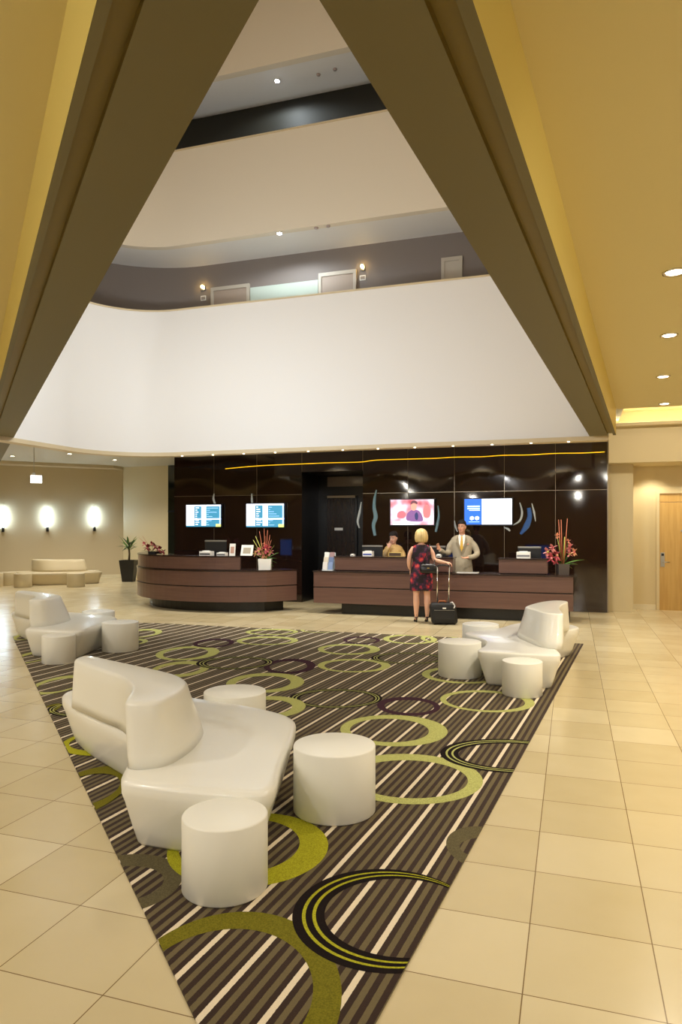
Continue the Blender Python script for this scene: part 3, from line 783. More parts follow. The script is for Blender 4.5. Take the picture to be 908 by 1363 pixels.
# ---------------------------------------------------------------- things on the desks
ZU, ZL = 1.165, .872
def monitor(X, Y, z, w, h, rz, label):
    t = thing('computer_monitor', label, 'monitor', (X,Y,z), rz, 'computer monitors on the desks')
    b = MB(); b.box(-w/2,0,-.02+.14,w/2,.035,.14+h-.02,M_BLACK); b.box(-w/2,-.006,.14+h-.045,w/2,.04,.14+h-.012,M_METAL); bevel(b.build('housing', t), .004)
    b = MB(); b.box(-w/2+.015,.0355,.14,w/2-.015,.037,.14+h-.05,em('monitor_blue',(40,90,170),1.2)); b.build('screen', t)
    b = MB(); b.box(-.02,-.03,.01,.02,.0,.2,M_METAL); b.cyl((0,0),.09,0,.012,M_METAL,n=20); b.build('stand', t)
def small_box(name, X, Y, z, w, d, h, m, label, cat, face=None):
    t = thing(name, label, cat, (X,Y,z))
    b = MB(); b.box(-w/2,-d/2,0,w/2,d/2,h,m); b.box(-w/2+.01,-d/2-.003,h*.25,w/2-.01,-d/2,h*.55,face or M_BLACK); bevel(b.build('body', t), .006)
    b = MB(); b.box(-w*.3,-d*.3,h,w*.3,d*.2,h+.012,M_PAPER); b.build('paper', t)
Ypos = lambda u, Y: onY(u, Y)[0]
def adesk(u, r):       # on the curved desk: point on the circle r seen at u
    rr_ = (u-CX)/F; best = None
    for k in range(2000):
        a = math.radians(200+110*k/2000); p = (C0[0]+r*math.cos(a), C0[1]+r*math.sin(a))
        cx, cy = p[0]*CA+p[1]*SA, -p[0]*SA+p[1]*CA
        e = abs(cx/cy-rr_)
        if best is None or e < best[0]: best = (e, p)
    return best[1]
p = adesk(287, RO-.52); monitor(p[0], p[1], ZL, .48, .48, .15, 'dark computer monitor on the curved desk below the leftmost screen')
p = adesk(281, RO-.17); small_box('card_printer', p[0]-.1, p[1], ZU, .26,.16,.09, M_PAPER, 'white card printer standing on the curved desk\'s raised top', 'printer')
p = adesk(296, RO-.17); small_box('card_terminal', p[0], p[1], ZU, .2,.12,.065, M_PAPER, 'low white payment box right of the card printer on the curved desk', 'terminal')
def leaflet(X, Y, z, w, h, tilt, label, m=M_PAPER, pic=(190,150,130)):
    t = thing('leaflet_stand', label, 'leaflet stand', (X,Y,z))
    b = MB(); s = math.sin(tilt)*h; c = math.cos(tilt)*h
    b.add([(-w/2,0,0),(w/2,0,0),(w/2,s,c),(-w/2,s,c),(-w/2,.012,0),(w/2,.012,0),(w/2,s+.012,c),(-w/2,s+.012,c)],[(0,1,2,3),(7,6,5,4),(0,4,5,1),(3,2,6,7),(0,3,7,4),(1,5,6,2)],m)
    b.build('card', t)
    b = MB(); g = .2; b.add([(-w*.32,s*.2-.002,c*.2),(w*.32,s*.2-.002,c*.2),(w*.32,s*.75-.002,c*.75),(-w*.32,s*.75-.002,c*.75)],[(0,1,2,3)],mat('leaflet_print_%d%d%d'%pic,pic)); b.build('print', t)
    b = MB(); b.add([(-.02,.012,0),(.02,.012,0),(.02,s+.012,c*.7),(-.02,s+.012,c*.7),(0,s+.09,0)],[(0,1,4),(1,2,4),(2,3,4),(3,0,4)],M_METAL); b.build('strut', t)
p = adesk(309, RO-.2); leaflet(p[0], p[1], ZU, .13,.25,.12,'narrow white leaflet stand on the curved desk')
p = adesk(329, RO-.2); leaflet(p[0]-.02, p[1], ZU, .27,.23,.3,'wide white tilted leaflet frame at the right end of the curved desk\'s raised top', pic=(170,160,140))
Ym = YDK+.42
for u, l in ((496,'computer monitor left of the receptionist on the straight desk'),(579,'computer monitor behind the blonde guest on the straight desk'),(705,'computer monitor on the separate raised section at the right end of the straight desk')):
    monitor(Ypos(u,YDK+.72), YDK+.55, ZL, .44, .46, 0, l)
# the monitors stand on a staff-side worktop
bx('staff_worktop', -4.6,YDK+.5,.76,-2.55,YDK+1.0,.79,M_CTOP); bx('staff_worktop', -1.6,YDK+.5,.76,-.43,YDK+1.0,.79,M_CTOP)
bx('staff_panel', -4.5,YDK+.93,0,-4.4,YDK+.98,.76,M_DARK); bx('staff_panel', -.6,YDK+.93,0,-.5,YDK+.98,.76,M_DARK)
for o_ in bpy.data.objects:
    if o_.name.startswith('computer_monitor') and o_.location.x > -5 : o_.location = (o_.location.x, YDK+.7, .79); 
small_box('card_printer', Ypos(490,YDK+.3), YDK+.32, ZU, .2,.15,.10, M_PAPER, 'white card printer at the left end of the straight desk\'s raised top', 'printer', mat('printer_blue',(70,90,170)))
small_box('card_printer', Ypos(697,YDK+.3), YDK+.32, ZU, .25,.16,.12, M_PAPER, 'white card printer on the separate raised section near the pink flowers', 'printer', mat('printer_grey',(130,130,135)))
small_box('payment_terminal', Ypos(584,YDK+.3), YDK+.34, ZU, .09,.14,.05, M_PAPER, 'small payment terminal between the blonde guest and the man', 'terminal')
small_box('payment_terminal', Ypos(469,YDK+.3), YDK+.34, ZU, .07,.12,.035, M_PAPER, 'tiny white terminal near the left end of the straight desk\'s raised top', 'terminal')
# name plate in front of receptionist
t = thing('name_plate', 'gold framed plate standing before the receptionist on the raised desk top', 'name plate', (Ypos(526,YDK+.25),YDK+.25,ZU))
b = MB(); b.box(-.14,-.01,0,.14,.02,.09,mat('gold_frame',(206,176,104),rough=.4,metal=.3)); bevel(b.build('frame', t), .004)
b = MB(); b.box(-.12,-.013,.015,.12,-.010,.075,mat('plate_brown',(70,50,30))); b.build('plate', t)
# flat counter top pad before the man
b = MB(); b.box(-.2,-.1,0,.2,.1,.012,M_PAPER); b.box(-.19,-.09,.012,.19,.09,.014,mat('pad_grey',(120,118,112)))
tag(b.build('desk_pad', loc=(Ypos(622,YDK+.2),YDK+.3,ZL)), 'pale desk pad lying on the low counter before the man', 'pad')
# brochure rack
t = thing('brochure_rack', 'tiered rack of brochures on the low left end of the straight desk', 'brochure rack', (Ypos(437,YDK+.15),YDK+.15,ZL))
b = MB(); b.box(-.12,-.06,0,.12,.14,.015,M_GLASSW); b.box(-.12,.12,0,.12,.135,.36,M_GLASSW); b.build('holder', t)
bc = [(210,205,200),(120,140,180),(200,190,170),(90,110,150),(220,220,215),(150,120,120)]
for r_ in range(3):
    for k in range(2):
        c_ = bc[r_*2+k]; b = MB(); z = .02+r_*.10; y = -.045+r_*.055; x = -.11+k*.115
        b.add([(x,y,z),(x+.1,y,z),(x+.1,y+.035,z+.15),(x,y+.035,z+.15),(x,y+.012,z),(x+.1,y+.012,z),(x+.1,y+.047,z+.15),(x,y+.047,z+.15)],[(0,1,2,3),(7,6,5,4),(0,4,5,1),(3,2,6,7),(0,3,7,4),(1,5,6,2)],mat('brochure_%d'%(r_*2+k),c_))
        tag(b.build('brochure', loc=t.location), ['front row left grey-white','front row right blue','middle row left tan','middle row right blue','back row left white','back row right rose'][r_*2+k]+' brochure in the rack on the straight desk', 'brochure', 'brochures in the rack')

# ---------------------------------------------------------------- flowers
M_STEM = mat('green_stem',(70,100,40),rough=.5); M_LEAF = mat('green_leaf',(74,118,44),rough=.4,noise=(8,(110,150,60)))
M_LEAFD = mat('dark_leaf',(40,62,34),rough=.4); M_TWIG = mat('orange_twig',(190,110,80),rough=.6); M_PINK = mat('pink_petal',(226,120,128),rough=.5,noise=(40,(240,170,160)))
M_ROSE = mat('crimson_petal',(190,60,80),rough=.5,noise=(40,(220,110,120))); M_PEACH = mat('peach_petal',(238,170,130),rough=.5); M_YG = mat('yellow_green',(190,190,90),rough=.5); M_DRED = mat('dark_red_petal',(120,28,26),rough=.5)
def leaf(b, p0, p1, w, m, sag=.03):
    p0, p1 = Vector(p0), Vector(p1); d = p1-p0; s = d.cross(Vector((0,0,1)))
    s = Vector((1,0,0)) if s.length < 1e-4 else s.normalized(); n = 6; vs = []
    nrm = s.cross(d).normalized()
    for k in range(n+1):
        t = k/n; c = p0+d*t+Vector((0,0,-sag*t*t)); ww = w*math.sin(PI*min(t*.92+.06,1))
        vs += [c-s*ww, c+nrm*ww*.35, c+s*ww, c+nrm*(ww*.35-.003)]
    b.add(vs, [(4*k+a, 4*k+(a+1)%4, 4*k+4+(a+1)%4, 4*k+4+a) for k in range(n) for a in range(4)]+[(0,1,2,3),(4*n+3,4*n+2,4*n+1,4*n)], m, smooth=True)
def bloom(b, c, r, m, m2, rnd):
    c = Vector(c)
    for k in range(5):
        a = 2*PI*k/5+rnd.random(); d = Vector((math.cos(a), -.45, math.sin(a)))
        leaf(b, c, c+d*r, r*.42, m, 0)
    b.ell(c+Vector((0,-r*.3,0)), (r*.22,r*.25,r*.22), m2, 8, 6)
def arrangement(loc, label, vase, blooms, twigs, leaves, vs, seed):
    rnd = random.Random(seed); t = thing('flower_arrangement', label, 'flowers', loc, YAW)
    b = MB(); w, h = vs; 
    r0 = [(-w/2*.92,-w/2*.92,0),(w/2*.92,-w/2*.92,0),(w/2*.92,w/2*.92,0),(-w/2*.92,w/2*.92,0)]
    r1 = [(-w/2,-w/2,h),(w/2,-w/2,h),(w/2,w/2,h),(-w/2,w/2,h)]; i = w/2-.012
    r2 = [(-i,-i,h),(i,-i,h),(i,i,h),(-i,i,h)]; r3 = [(-i,-i,h-.03),(i,-i,h-.03),(i,i,h-.03),(-i,i,h-.03)]
    b.loft([r0,r1,r2,r3], vase, smooth=False); b.build('vase', t)
    for (x,z,r,m,m2) in blooms:
        b = MB(); y = rnd.uniform(-.06,.05); b.tube([(0,0,h-.03),(x*.5,y*.5,h+(z-h)*.6),(x,y,z)], .005, M_STEM, n=5); bloom(b, (x,y,z), r, m, m2, rnd); b.build('flower', t)
    for (x0_,x,z,m,r) in twigs:
        b = MB(); y = rnd.uniform(-.03,.03); b.tube([(x0_,0,h-.03),((x0_+x)/2,y,(h+z)/2),(x,y,z)], [r,r,r*.6], m, n=6); b.build('twig', t)
    for (x,z,w_,m) in leaves:
        b = MB(); y = rnd.uniform(-.08,.06); leaf(b, (0,0,h-.02), (x,y,z), w_, m, .05); b.build('leaf', t)
    return t
arrangement((onY(353,YDK+.02)[0]+.0, YDK+.02, ZL), 'tall pink and orange flowers in a white cube vase on the curved desk\'s low end', M_PAPER,
    [(-.12,.38,.09,M_PINK,M_YG),(.02,.42,.10,M_ROSE,M_PEACH),(.10,.36,.09,M_PINK,M_YG),(-.04,.30,.08,M_PEACH,M_ROSE),(.08,.47,.07,M_ROSE,M_PEACH),(-.2,.33,.07,M_PEACH,M_YG),(-.02,.52,.06,M_PEACH,M_ROSE)],
    [(-.02,-.12,.80,M_TWIG,.007),(0,-.02,.86,M_TWIG,.006),(.02,.05,.82,M_TWIG,.007),(.02,.1,.72,M_TWIG,.006),(0,-.2,.70,M_YG,.008),(0,.13,.62,M_TWIG,.006),(-.02,-.25,.62,M_YG,.007),(0,.0,.7,M_TWIG,.007)],
    [(-.30,.40,.03,M_YG),(.28,.40,.035,M_LEAF),(.24,.28,.04,M_LEAF),(-.24,.52,.02,M_YG),(.18,.10,.045,M_LEAF),(.2,.56,.02,M_YG),(-.1,.62,.02,M_YG),(.24,.18,.035,M_LEAF)], (.27,.225), 3)
arrangement((Ypos(749,YDK+.3), YDK+.3, ZL), 'pink orchids with tall sticks in a dark vase at the straight desk\'s right end', mat('slate_vase',(88,80,76),rough=.4),
    [(-.28,.42,.10,M_PINK,M_YG),(-.2,.5,.09,M_PINK,M_ROSE),(-.22,.30,.11,M_ROSE,M_PINK),(-.12,.36,.11,M_ROSE,M_PEACH),(-.12,.25,.09,M_ROSE,M_PINK),(.14,.50,.09,M_PINK,M_ROSE),(.2,.42,.08,M_PEACH,M_ROSE),(.12,.38,.07,M_PINK,M_YG),(-.12,.72,.06,M_PEACH,M_TWIG),(.10,.62,.05,M_PEACH,M_ROSE)],
    [(-.02,-.07,1.02,M_TWIG,.009),(0,-.02,1.02,M_TWIG,.009),(.02,.08,1.04,M_TWIG,.009),(0,-.10,.74,M_YG,.008),(0,.10,.62,M_TWIG,.007),(.02,.04,.7,M_YG,.011)],
    [(.38,.33,.05,M_LEAF),(.26,.24,.045,M_LEAF),(.12,.2,.04,M_LEAFD),(.2,.16,.035,M_YG),(-.1,.18,.04,M_LEAFD)], (.20,.20), 5)
p = adesk(203, RO-.17)
arrangement((p[0], p[1], ZU), 'low dark red flowers at the left end of the curved desk', M_BLACK,
    [(-.1,.14,.09,M_DRED,M_ROSE),(.05,.16,.10,M_DRED,M_ROSE),(.16,.1,.09,M_DRED,M_PINK),(-.18,.22,.06,M_ROSE,M_PINK),(.0,.22,.07,M_DRED,M_ROSE),(.24,.06,.07,M_DRED,M_ROSE)],
    [(0,-.3,.36,M_TWIG,.004),(0,-.22,.40,M_TWIG,.004)],
    [(-.25,.12,.03,M_LEAFD),(.3,.1,.03,M_LEAFD),(.1,.26,.03,M_LEAFD)], (.16,.06), 8)
# potted palm
cx = (171.5-CX)/F*23.0; pp = room(cx, 23.0)
t = thing('potted_palm', 'green potted palm in a tall black planter by the far left corner', 'plant', pp+(0,), YAW)
b = MB(); 
def sq(w, z): return [(-w,-w,z),(w,-w,z),(w,w,z),(-w,w,z)]
b.loft([sq(.17,0),sq(.25,.70),sq(.22,.70),sq(.22,.66)], M_BLACK, smooth=False); b.build('planter', t)
b = MB(); b.tube([(0,0,.6),(.02,0,.9),(0,0,1.15)], [.04,.03,.03], mat('brown_trunk',(96,76,50)), n=8); b.build('trunk', t)
rnd = random.Random(4)
for k in range(26):
    a = 2*PI*k/26+rnd.random()*.3; r_ = rnd.uniform(.25,.46); z = rnd.uniform(1.1,1.62)
    b = MB(); leaf(b, (0,0,1.0+rnd.random()*.2), (math.cos(a)*r_, math.sin(a)*r_, z), .03, M_LEAF if k%3 else M_LEAFD, .12); b.build('leaf', t)

# ---------------------------------------------------------------- sconces, hanging sign
def sconce(u, v, label):
    r_ = (u-CX)/F; s = (-7.80-25.2*r_)/(dirc[0]-dirc[1]*r_)*1.0
    # solve (-7.8-.88s)/(25.2-.474s)=r
    s = (-7.8-25.2*r_)/(dirc[0]-dirc[1]*r_)
    cy = 25.2-dirc[1]*s; p = cw(s); nx, ny = n_.x, n_.y
    t = thing('wall_sconce', label, 'wall lamp', (p[0],p[1],zat(v,cy)), math.atan2(ny,nx)+PI/2, 'cool white lamps on the left wall')
    b = MB(); b.ell((0,-.11,0),(.035,.035,.34),M_COOL,16,14); b.build('lamp_glass', t)
    b = MB(); b.box(-.04,-.10,-.50,.04,-.0,-.38,M_BLACK); b.tube([(0,-.11,-.5),(0,-.11,-.35)],.035,M_BLACK,n=10); b.tube([(0,-.05,-.45),(0,-.11,-.40)],.02,M_METAL,n=8); b.build('bracket', t)
    return t
for u, l in ((4,'left edge cool white wall sconce on the left wall'),(63,'middle cool white wall sconce above the wall bench'),(125.5,'right-hand cool white wall sconce nearest the palm')): sconce(u, 688, l)
cy = 17.5; cx = (48.5-CX)/F*cy; p = room(cx, cy)
t = thing('hanging_sign', 'small bright white sign box hanging on a rod from the left ceiling', 'sign', p+(zat(638,cy),), YAW+.25)
b = MB(); b.box(-.14,-.03,-.10,.14,.03,.10,M_METAL); bevel(b.build('sign_box', t), .006)
b = MB(); b.box(-.13,-.034,-.09,.13,-.030,.09,em('sign_white',(255,255,250),4)); b.build('sign_face', t)
b = MB(); b.tube([(-.06,0,.10),(-.06,0,3.93-zat(638,cy))], .008, M_METAL, n=6); b.box(-.10,-.02,.10,-.02,.02,.16,M_METAL); b.build('rod', t)

# ---------------------------------------------------------------- ceiling lights
def spot(loc, e, col, ang=120, blend=.7, size=.05, name='spot', rot=(0,0,0)):
    l = bpy.data.lights.new(name, 'SPOT'); l.energy = e; l.color = col; l.spot_size = math.radians(ang); l.spot_blend = blend; l.shadow_soft_size = size
    o = bpy.data.objects.new(name, l); COL.objects.link(o); o.location = loc; o.rotation_euler = rot; return o
def area(loc, rot, sx, sy, e, col, name='area', spread=180):
    l = bpy.data.lights.new(name, 'AREA'); l.shape = 'RECTANGLE'; l.size = sx; l.size_y = sy; l.energy = e; l.color = col; l.spread = math.radians(spread)
    o = bpy.data.objects.new(name, l); COL.objects.link(o); o.location = loc; o.rotation_euler = rot; return o
WARM = (1.0,.90,.71); WARM2 = (1.0,.94,.83)
LP = None
def downlight(X, Y, z, label, e=90, col=WARM, vis=True, ang=125):
    global LP
    if vis:
        t = thing('ceiling_light', label, 'light', (X,Y,z), 0, 'round downlights')
        if LP is None:
            b = MB(); n = 28
            rr_ = [[(math.cos(2*PI*j/n)*q, math.sin(2*PI*j/n)*q, zz) for j in range(n)] for q, zz in ((.085,0),(.082,-.012),(.062,-.006),(.058,.0))]
            b.loft(rr_, M_CHROME, cap=False); o1 = b.build('rim', t)
            b = MB(); b.cyl((0,0), .058, -.006, -.002, M_LAMP, n=24); o2 = b.build('lamp', t); LP = (o1, o2)
        else:
            for s_ in LP: c = s_.copy(); COL.objects.link(c); c.parent = t
    spot((X,Y,z-.03), e, col, ang)
for (u,v), l in zip(((898,362),(891,446),(883,501)), ('nearest round downlight in the ochre ceiling at the right','middle round downlight in the ochre ceiling at the right','farthest round downlight in the ochre ceiling at the right')):
    X, Y = gp(u, v, ZC); downlight(X, Y, ZC, l, 110)
X, Y = gp(880,543.5,ZC+.0); downlight(X, 11.6, ZC, 'round downlight at the far edge of the ochre ceiling by the cove', 60)
for (u,v), l in zip(((16.5,607),(92.5,604),(153,612)), ('left lounge downlight near the photo edge','left lounge downlight in the middle','left lounge downlight nearest the corner')):
    X, Y = gp(u, v, ZF); downlight(X, Y, ZF, l, 130, WARM2)
for (X,Y) in ((2.0,4.2),(3.6,3),(2.9,6),(2.9,9),(5.5,3),(5.5,6.5),(5.5,10)):
    spot((X,Y,ZC-.05), 80, WARM, 130)
for (X,Y) in ((-4.6,1.2),(-6.6,3.2),(-8.8,5.2),(-8,-.5),(-11.5,2.5),(-13,6.5),(-11.8,7.2),(-14.5,11),(-12,13.5)):
    spot((X,Y,ZC-.05), 135, WARM2, 140)
for (X,Y) in ((1.7,1.9),(3.0,0),(-2.5,-1.2),(-4.5,-2.2),(.2,-3),(-7,-2),(3,-2.5)):      # added unseen spots behind the viewer, tilted to brighten the furniture sides
    spot((X,Y,ZC-.05), 84, WARM2, 150, .8, .08, rot=(math.radians(48),0,0))
spot((-13.2,18.6,3.85), 70, (1,.96,.88), 140)  # added unseen spot that brightens the left return wall
for (X,Y) in ((1.6,15.9),(2.6,15.9),(3.6,15.9)): spot((X,Y,3.0), 30, WARM, 120, .7)
for X in (1.6,3.2): spot((X,12.6,4.1), 60, WARM, 150, .8, rot=(math.radians(35),0,0))  # unseen spots added to light up the bulkhead

# corridor ceiling spots and small detectors
def corridor_light(u, v, z, label, e):
    X, Y = gp(u, v, z)
    t = thing('corridor_light', label, 'light', (X,Y,z), 0)
    b = MB(); b.cyl((0,0), .06, -.012, 0, M_CHROME, n=20); b.build('rim', t)
    b = MB(); b.cyl((0,0), .045, -.018, -.012, mat('cool_lens',(240,250,255),emit=(225,240,255),es=60), n=16); b.build('lamp', t)
    spot((X,Y,z-.05), e, (.86,.95,1.0), 170, .3)
corridor_light(372,310,7.2,'small bright light under the second balcony',60)
corridor_light(369,107,10.3,'small bright light under the topmost balcony',40)
for u, v, z, l in ((421,303,7.2,'small detector right of the light under the second balcony'),(437,300.5,7.2,'second small detector under the second balcony, farther right'),(424,99,10.3,'small detector right of the light under the topmost balcony'),(446,92,10.3,'second small detector under the topmost balcony, farther right')):
    X, Y = gp(u, v, z); b = MB(); b.cyl((0,0), .034, -.022, 0, mat('grey_rose_detector',(186,166,160)), n=14, r1=.040); b.cyl((0,0), .012, -.03, -.022, M_METAL, n=10)
    tag(b.build('ceiling_detector', loc=(X,Y,z)), l, 'detector')

# ---------------------------------------------------------------- lights
# atrium: unseen uplights above beam level, added fill light under the closed roof
area((-4.0,6.2,12.0), (0,0,0), 6, 4.5, 66, (1,.97,.92), 'atrium_fill_light')
def aim(o, tgt):
    o.rotation_euler = (Vector(tgt)-o.location).to_track_quat('-Z','Y').to_euler(); return o
aim(area((-6.0,7.6,3.9), (0,0,0), 2.6, .4, 92, (.88,.95,1.0), 'atrium_unseen_uplight_left'), (-6.2,11.9,4.0))
aim(area((-2.6,6.0,3.7), (0,0,0), 1.6, .3, 22, (.97,.97,.97), 'atrium_unseen_uplight_right', 110), (-2.2,11.9,3.0))
# cove above the right-hand wall

# light over the desks
for X in (-8.2,-6.2,-4.0,-2.2,-.4): spot((X,12.7,3.85), 170, WARM2, 100, .6)

w = bpy.data.worlds.new('world'); SC.world = w; w.use_nodes = True
w.node_tree.nodes['Background'].inputs[0].default_value = (.9,.8,.6,1); w.node_tree.nodes['Background'].inputs[1].default_value = .05

# ---------------------------------------------------------------- people
def hand(b, w, d, n, m, thumb=1, curl=.5, L=.175):
    """five-fingered hand: w wrist, d pointing direction, n palm normal, thumb = side of the thumb"""
    w, d, n = Vector(w), Vector(d).normalized(), Vector(n); n = (n-d*n.dot(d)).normalized(); s = d.cross(n)*thumb
    pl = L*.52
    rings_ = []
    for t, wd, th in ((-.12,.026,.020),(0,.028,.020),(.3,.036,.018),(.7,.042,.015),(1,.040,.012)):
        c = w+d*pl*t; rings_.append([c+s*math.cos(a)*wd+n*math.sin(a)*th for a in [2*PI*k/12 for k in range(12)]])
    b.loft(rings_, m)
    for k, (off, ln) in enumerate(((.031,.078),(.011,.086),(-.010,.080),(-.030,.062))):
        p = w+d*pl*.92+s*off; dd = (d+s*off*1.5).normalized(); pts = [p]
        for j, f in enumerate((.42,.32,.26)):
            a = curl*(.5+.35*j); dd = (dd*math.cos(a)+n*math.sin(a)).normalized(); p = p+dd*ln*f; pts.append(p)
        b.tube(pts, [.0095,.009,.0082,.006], m, n=8)
    p = w+d*pl*.25+s*.026; dd = (d*.6+s*.75+n*.2).normalized(); pts = [p-dd*.01, p+dd*.035]
    dd = (dd+d*.5+n*.25).normalized(); pts.append(pts[-1]+dd*.028); dd = (dd+n*.4*curl).normalized(); pts.append(pts[-1]+dd*.022)
    b.tube(pts, [.013,.011,.0095,.007], m, n=8)
def er(c, rx, ry, n=24): return [(c[0]+math.cos(2*PI*k/n)*rx, c[1]+math.sin(2*PI*k/n)*ry, c[2]) for k in range(n)]
def remesh(o, v=.007, sm_=3):
    r = o.modifiers.new('remesh', 'REMESH'); r.mode = 'VOXEL'; r.voxel_size = v; r.use_smooth_shade = True
    s = o.modifiers.new('smooth', 'SMOOTH'); s.factor = .5; s.iterations = sm_
    return o
def head(b, c, rot, m):
    """skull, jaw, nose, brow, ears about centre c (eye height), facing local -Y turned by rot"""
    c = Vector(c); R = rot
    def P(x, y, z): return c+R@Vector((x,y,z))
    prof = [(-.118,.022,.018,-.050),(-.108,.038,.034,-.045),(-.085,.055,.058,-.028),(-.055,.066,.076,-.010),(-.02,.074,.086,.0),(.02,.079,.093,.004),(.06,.078,.092,.006),(.09,.064,.076,.008),(.110,.040,.048,.010),(.118,.014,.016,.010)]
    b.loft([[P(math.cos(a)*rx, yo+math.sin(a)*ry, z) for a in [2*PI*k/20 for k in range(20)]] for z, rx, ry, yo in prof], m)
    b.tube([P(0,-.084,.012), P(0,-.100,-.018), P(0,-.106,-.034)], [.007,.010,.012], m, n=8)
    b.ell(P(0,-.090,-.038), (.016,.012,.008), m, 10, 6)
    b.ell(P(0,-.080,-.062), (.020,.010,.010), m, 10, 6); b.ell(P(0,-.072,-.098), (.020,.014,.014), m, 10, 6)
    for s in (-1,1):
        b.ell(P(s*.080,.004,-.008), (.009,.018,.030), m, 10, 8)
        b.ell(P(s*.030,-.082,.022), (.022,.010,.007), m, 10, 6); b.ell(P(s*.036,-.066,-.030), (.022,.018,.020), m, 10, 6)
def face_bits(parent, c, rot, lip, brow, wom=False):
    c = Vector(c)
    def P(x, y, z): return c+rot@Vector((x,y,z))
    b = MB()
    for s in (-1,1):
        b.ell(P(s*.030,-.083,.004), (.013,.007,.007), mat('eye_white',(236,232,226),rough=.2), 12, 8)
        b.ell(P(s*.030,-.0885,.004), (.0062,.004,.0062), mat('eye_iris',(44,30,22),rough=.15), 10, 6)
    b.build('eyes', parent)
    b = MB()
    for s in (-1,1): b.tube([P(s*.012,-.093,.022), P(s*.032,-.092,.029), P(s*.050,-.078,.022)], [.0035,.004,.002], brow, n=6)
    b.build('eyebrows', parent)
    b = MB(); b.tube([P(-.026,-.080,-.058), P(-.012,-.088,-.064), P(0,-.0895,-.066), P(.012,-.088,-.064), P(.026,-.080,-.058)], [.003,.0055,.006,.0055,.003], lip, n=6)
    b.tube([P(-.017,-.0865,-.061), P(0,-.0925,-.0625), P(.017,-.0865,-.061)], .0022, mat('teeth',(236,230,220)), n=6)
    b.build('mouth', parent)
def limb(b, pts, rs, m, n=14):
    b.tube(crom(pts, 5, False), [rs[min(int(k/5), len(rs)-2)]+(rs[min(int(k/5)+1, len(rs)-1)]-rs[min(int(k/5), len(rs)-2)])*((k%5)/5) if k < 5*(len(rs)-1) else rs[-1] for k in range(5*(len(pts)-1)+1)], m, n=n)
Rz = lambda a: Matrix.Rotation(a, 3, 'Z')
# --- the guest, seen from behind (local +Y points towards the desk)
gc = room((561-CX)/F*12.98, 12.98)
t = thing('person', 'blonde person in dark red floral dress seen from behind, one hand on a suitcase handle', 'person', gc+(0,), YAW)
g = MB(); S = M_SKINF
g.loft([er((0,0,z),rx,ry) for z,rx,ry in ((.80,.15,.11),(.92,.178,.125),(1.0,.165,.12),(1.10,.13,.10),(1.22,.145,.11),(1.32,.165,.105),(1.385,.165,.085),(1.42,.10,.065),(1.45,.052,.052),(1.53,.050,.052))], S)
Rg = Rz(PI-.25); head(g, (0,.02,1.60), Rg, S)
limb(g, [(-.135,0,1.375),(-.205,-.005,1.27),(-.232,0,1.12),(-.21,.09,1.01),(-.17,.17,.96)], [.048,.040,.036,.032,.024], S)
hand(g, (-.17,.17,.96), (.3,.8,-.4), (.6,0,-.6), S, 1, .6, .165)
HX, HY, HZ = .50, -.10, 1.075
limb(g, [(.135,0,1.375),(.205,-.005,1.27),(.235,-.02,1.16),(.33,-.05,1.125),(.43,-.09,1.105)], [.048,.042,.037,.033,.024], S)
hand(g, (.43,-.09,1.105), (.95,-.12,-.12), (0,.1,-1), S, -1, 1.0, .165)
for s, x in ((-1,-.095),(1,.105)):
    limb(g, [(x*.9,0,.86),(x*.95,-.01,.68),(x,0,.50),(x,-.025,.36),(x,-.012,.22),(x,.0,.105)], [.088,.076,.056,.058,.044,.030], S)
    g.loft([[ (x+math.cos(a)*.034, y0+math.sin(a)*.022, z0+math.sin(a)*.0) for a in [2*PI*k/12 for k in range(12)]] for y0,z0 in ((.0,.11),(.01,.07))], S)
    g.tube([(x,-.015,.085),(x,.05,.06),(x,.11,.028),(x,.15,.022)], [.030,.030,.032,.018], S, n=12, flat=.75)
remesh(g.build('body', t), .0065)
# dress with a floral print
def floral():
    m = bpy.data.materials.new('dark_red_floral_cloth'); m.use_nodes = True; nt = m.node_tree; b = nt.nodes['Principled BSDF']; b.inputs['Roughness'].default_value = .8
    tc = nt.nodes.new('ShaderNodeTexCoord'); v = nt.nodes.new('ShaderNodeTexVoronoi'); v.inputs['Scale'].default_value = 9
    n = nt.nodes.new('ShaderNodeTexNoise'); n.inputs['Scale'].default_value = 14
    mx = nt.nodes.new('ShaderNodeMix'); mx.data_type = 'VECTOR'; mx.inputs[0].default_value = .12
    nt.links.new(tc.outputs['Object'], mx.inputs[4]); nt.links.new(tc.outputs['Object'], n.inputs['Vector']); nt.links.new(n.outputs['Color'], mx.inputs[5]); nt.links.new(mx.outputs[1], v.inputs['Vector'])
    r = nt.nodes.new('ShaderNodeValToRGB'); e = r.color_ramp.elements
    e[0].position = 0; e[0].color = lin((236,110,96))+(1,); e[1].position = .68; e[1].color = lin((30,16,24))+(1,)
    a = e.new(.26); a.color = lin((200,52,56))+(1,); a = e.new(.42); a.color = lin((126,32,54))+(1,); a = e.new(.54); a.color = lin((60,34,62))+(1,)
    nt.links.new(v.outputs['Distance'], r.inputs[0]); nt.links.new(r.outputs[0], b.inputs['Base Color']); return m
MF = floral()
g = MB()
rows = [(.585,.212,.150),(.60,.214,.152),(.72,.212,.155),(.85,.206,.152),(.96,.196,.145),(1.03,.172,.128),(1.10,.152,.115),(1.20,.160,.122),(1.30,.178,.118),(1.37,.182,.100),(1.405,.150,.084),(1.43,.105,.072)]
rr_ = [[(math.cos(a)*rx*(1+.02*math.sin(a*9)*max(0,(1-z)*2)), math.sin(a)*ry, z) for a in [2*PI*k/40 for k in range(40)]] for z,rx,ry in rows]
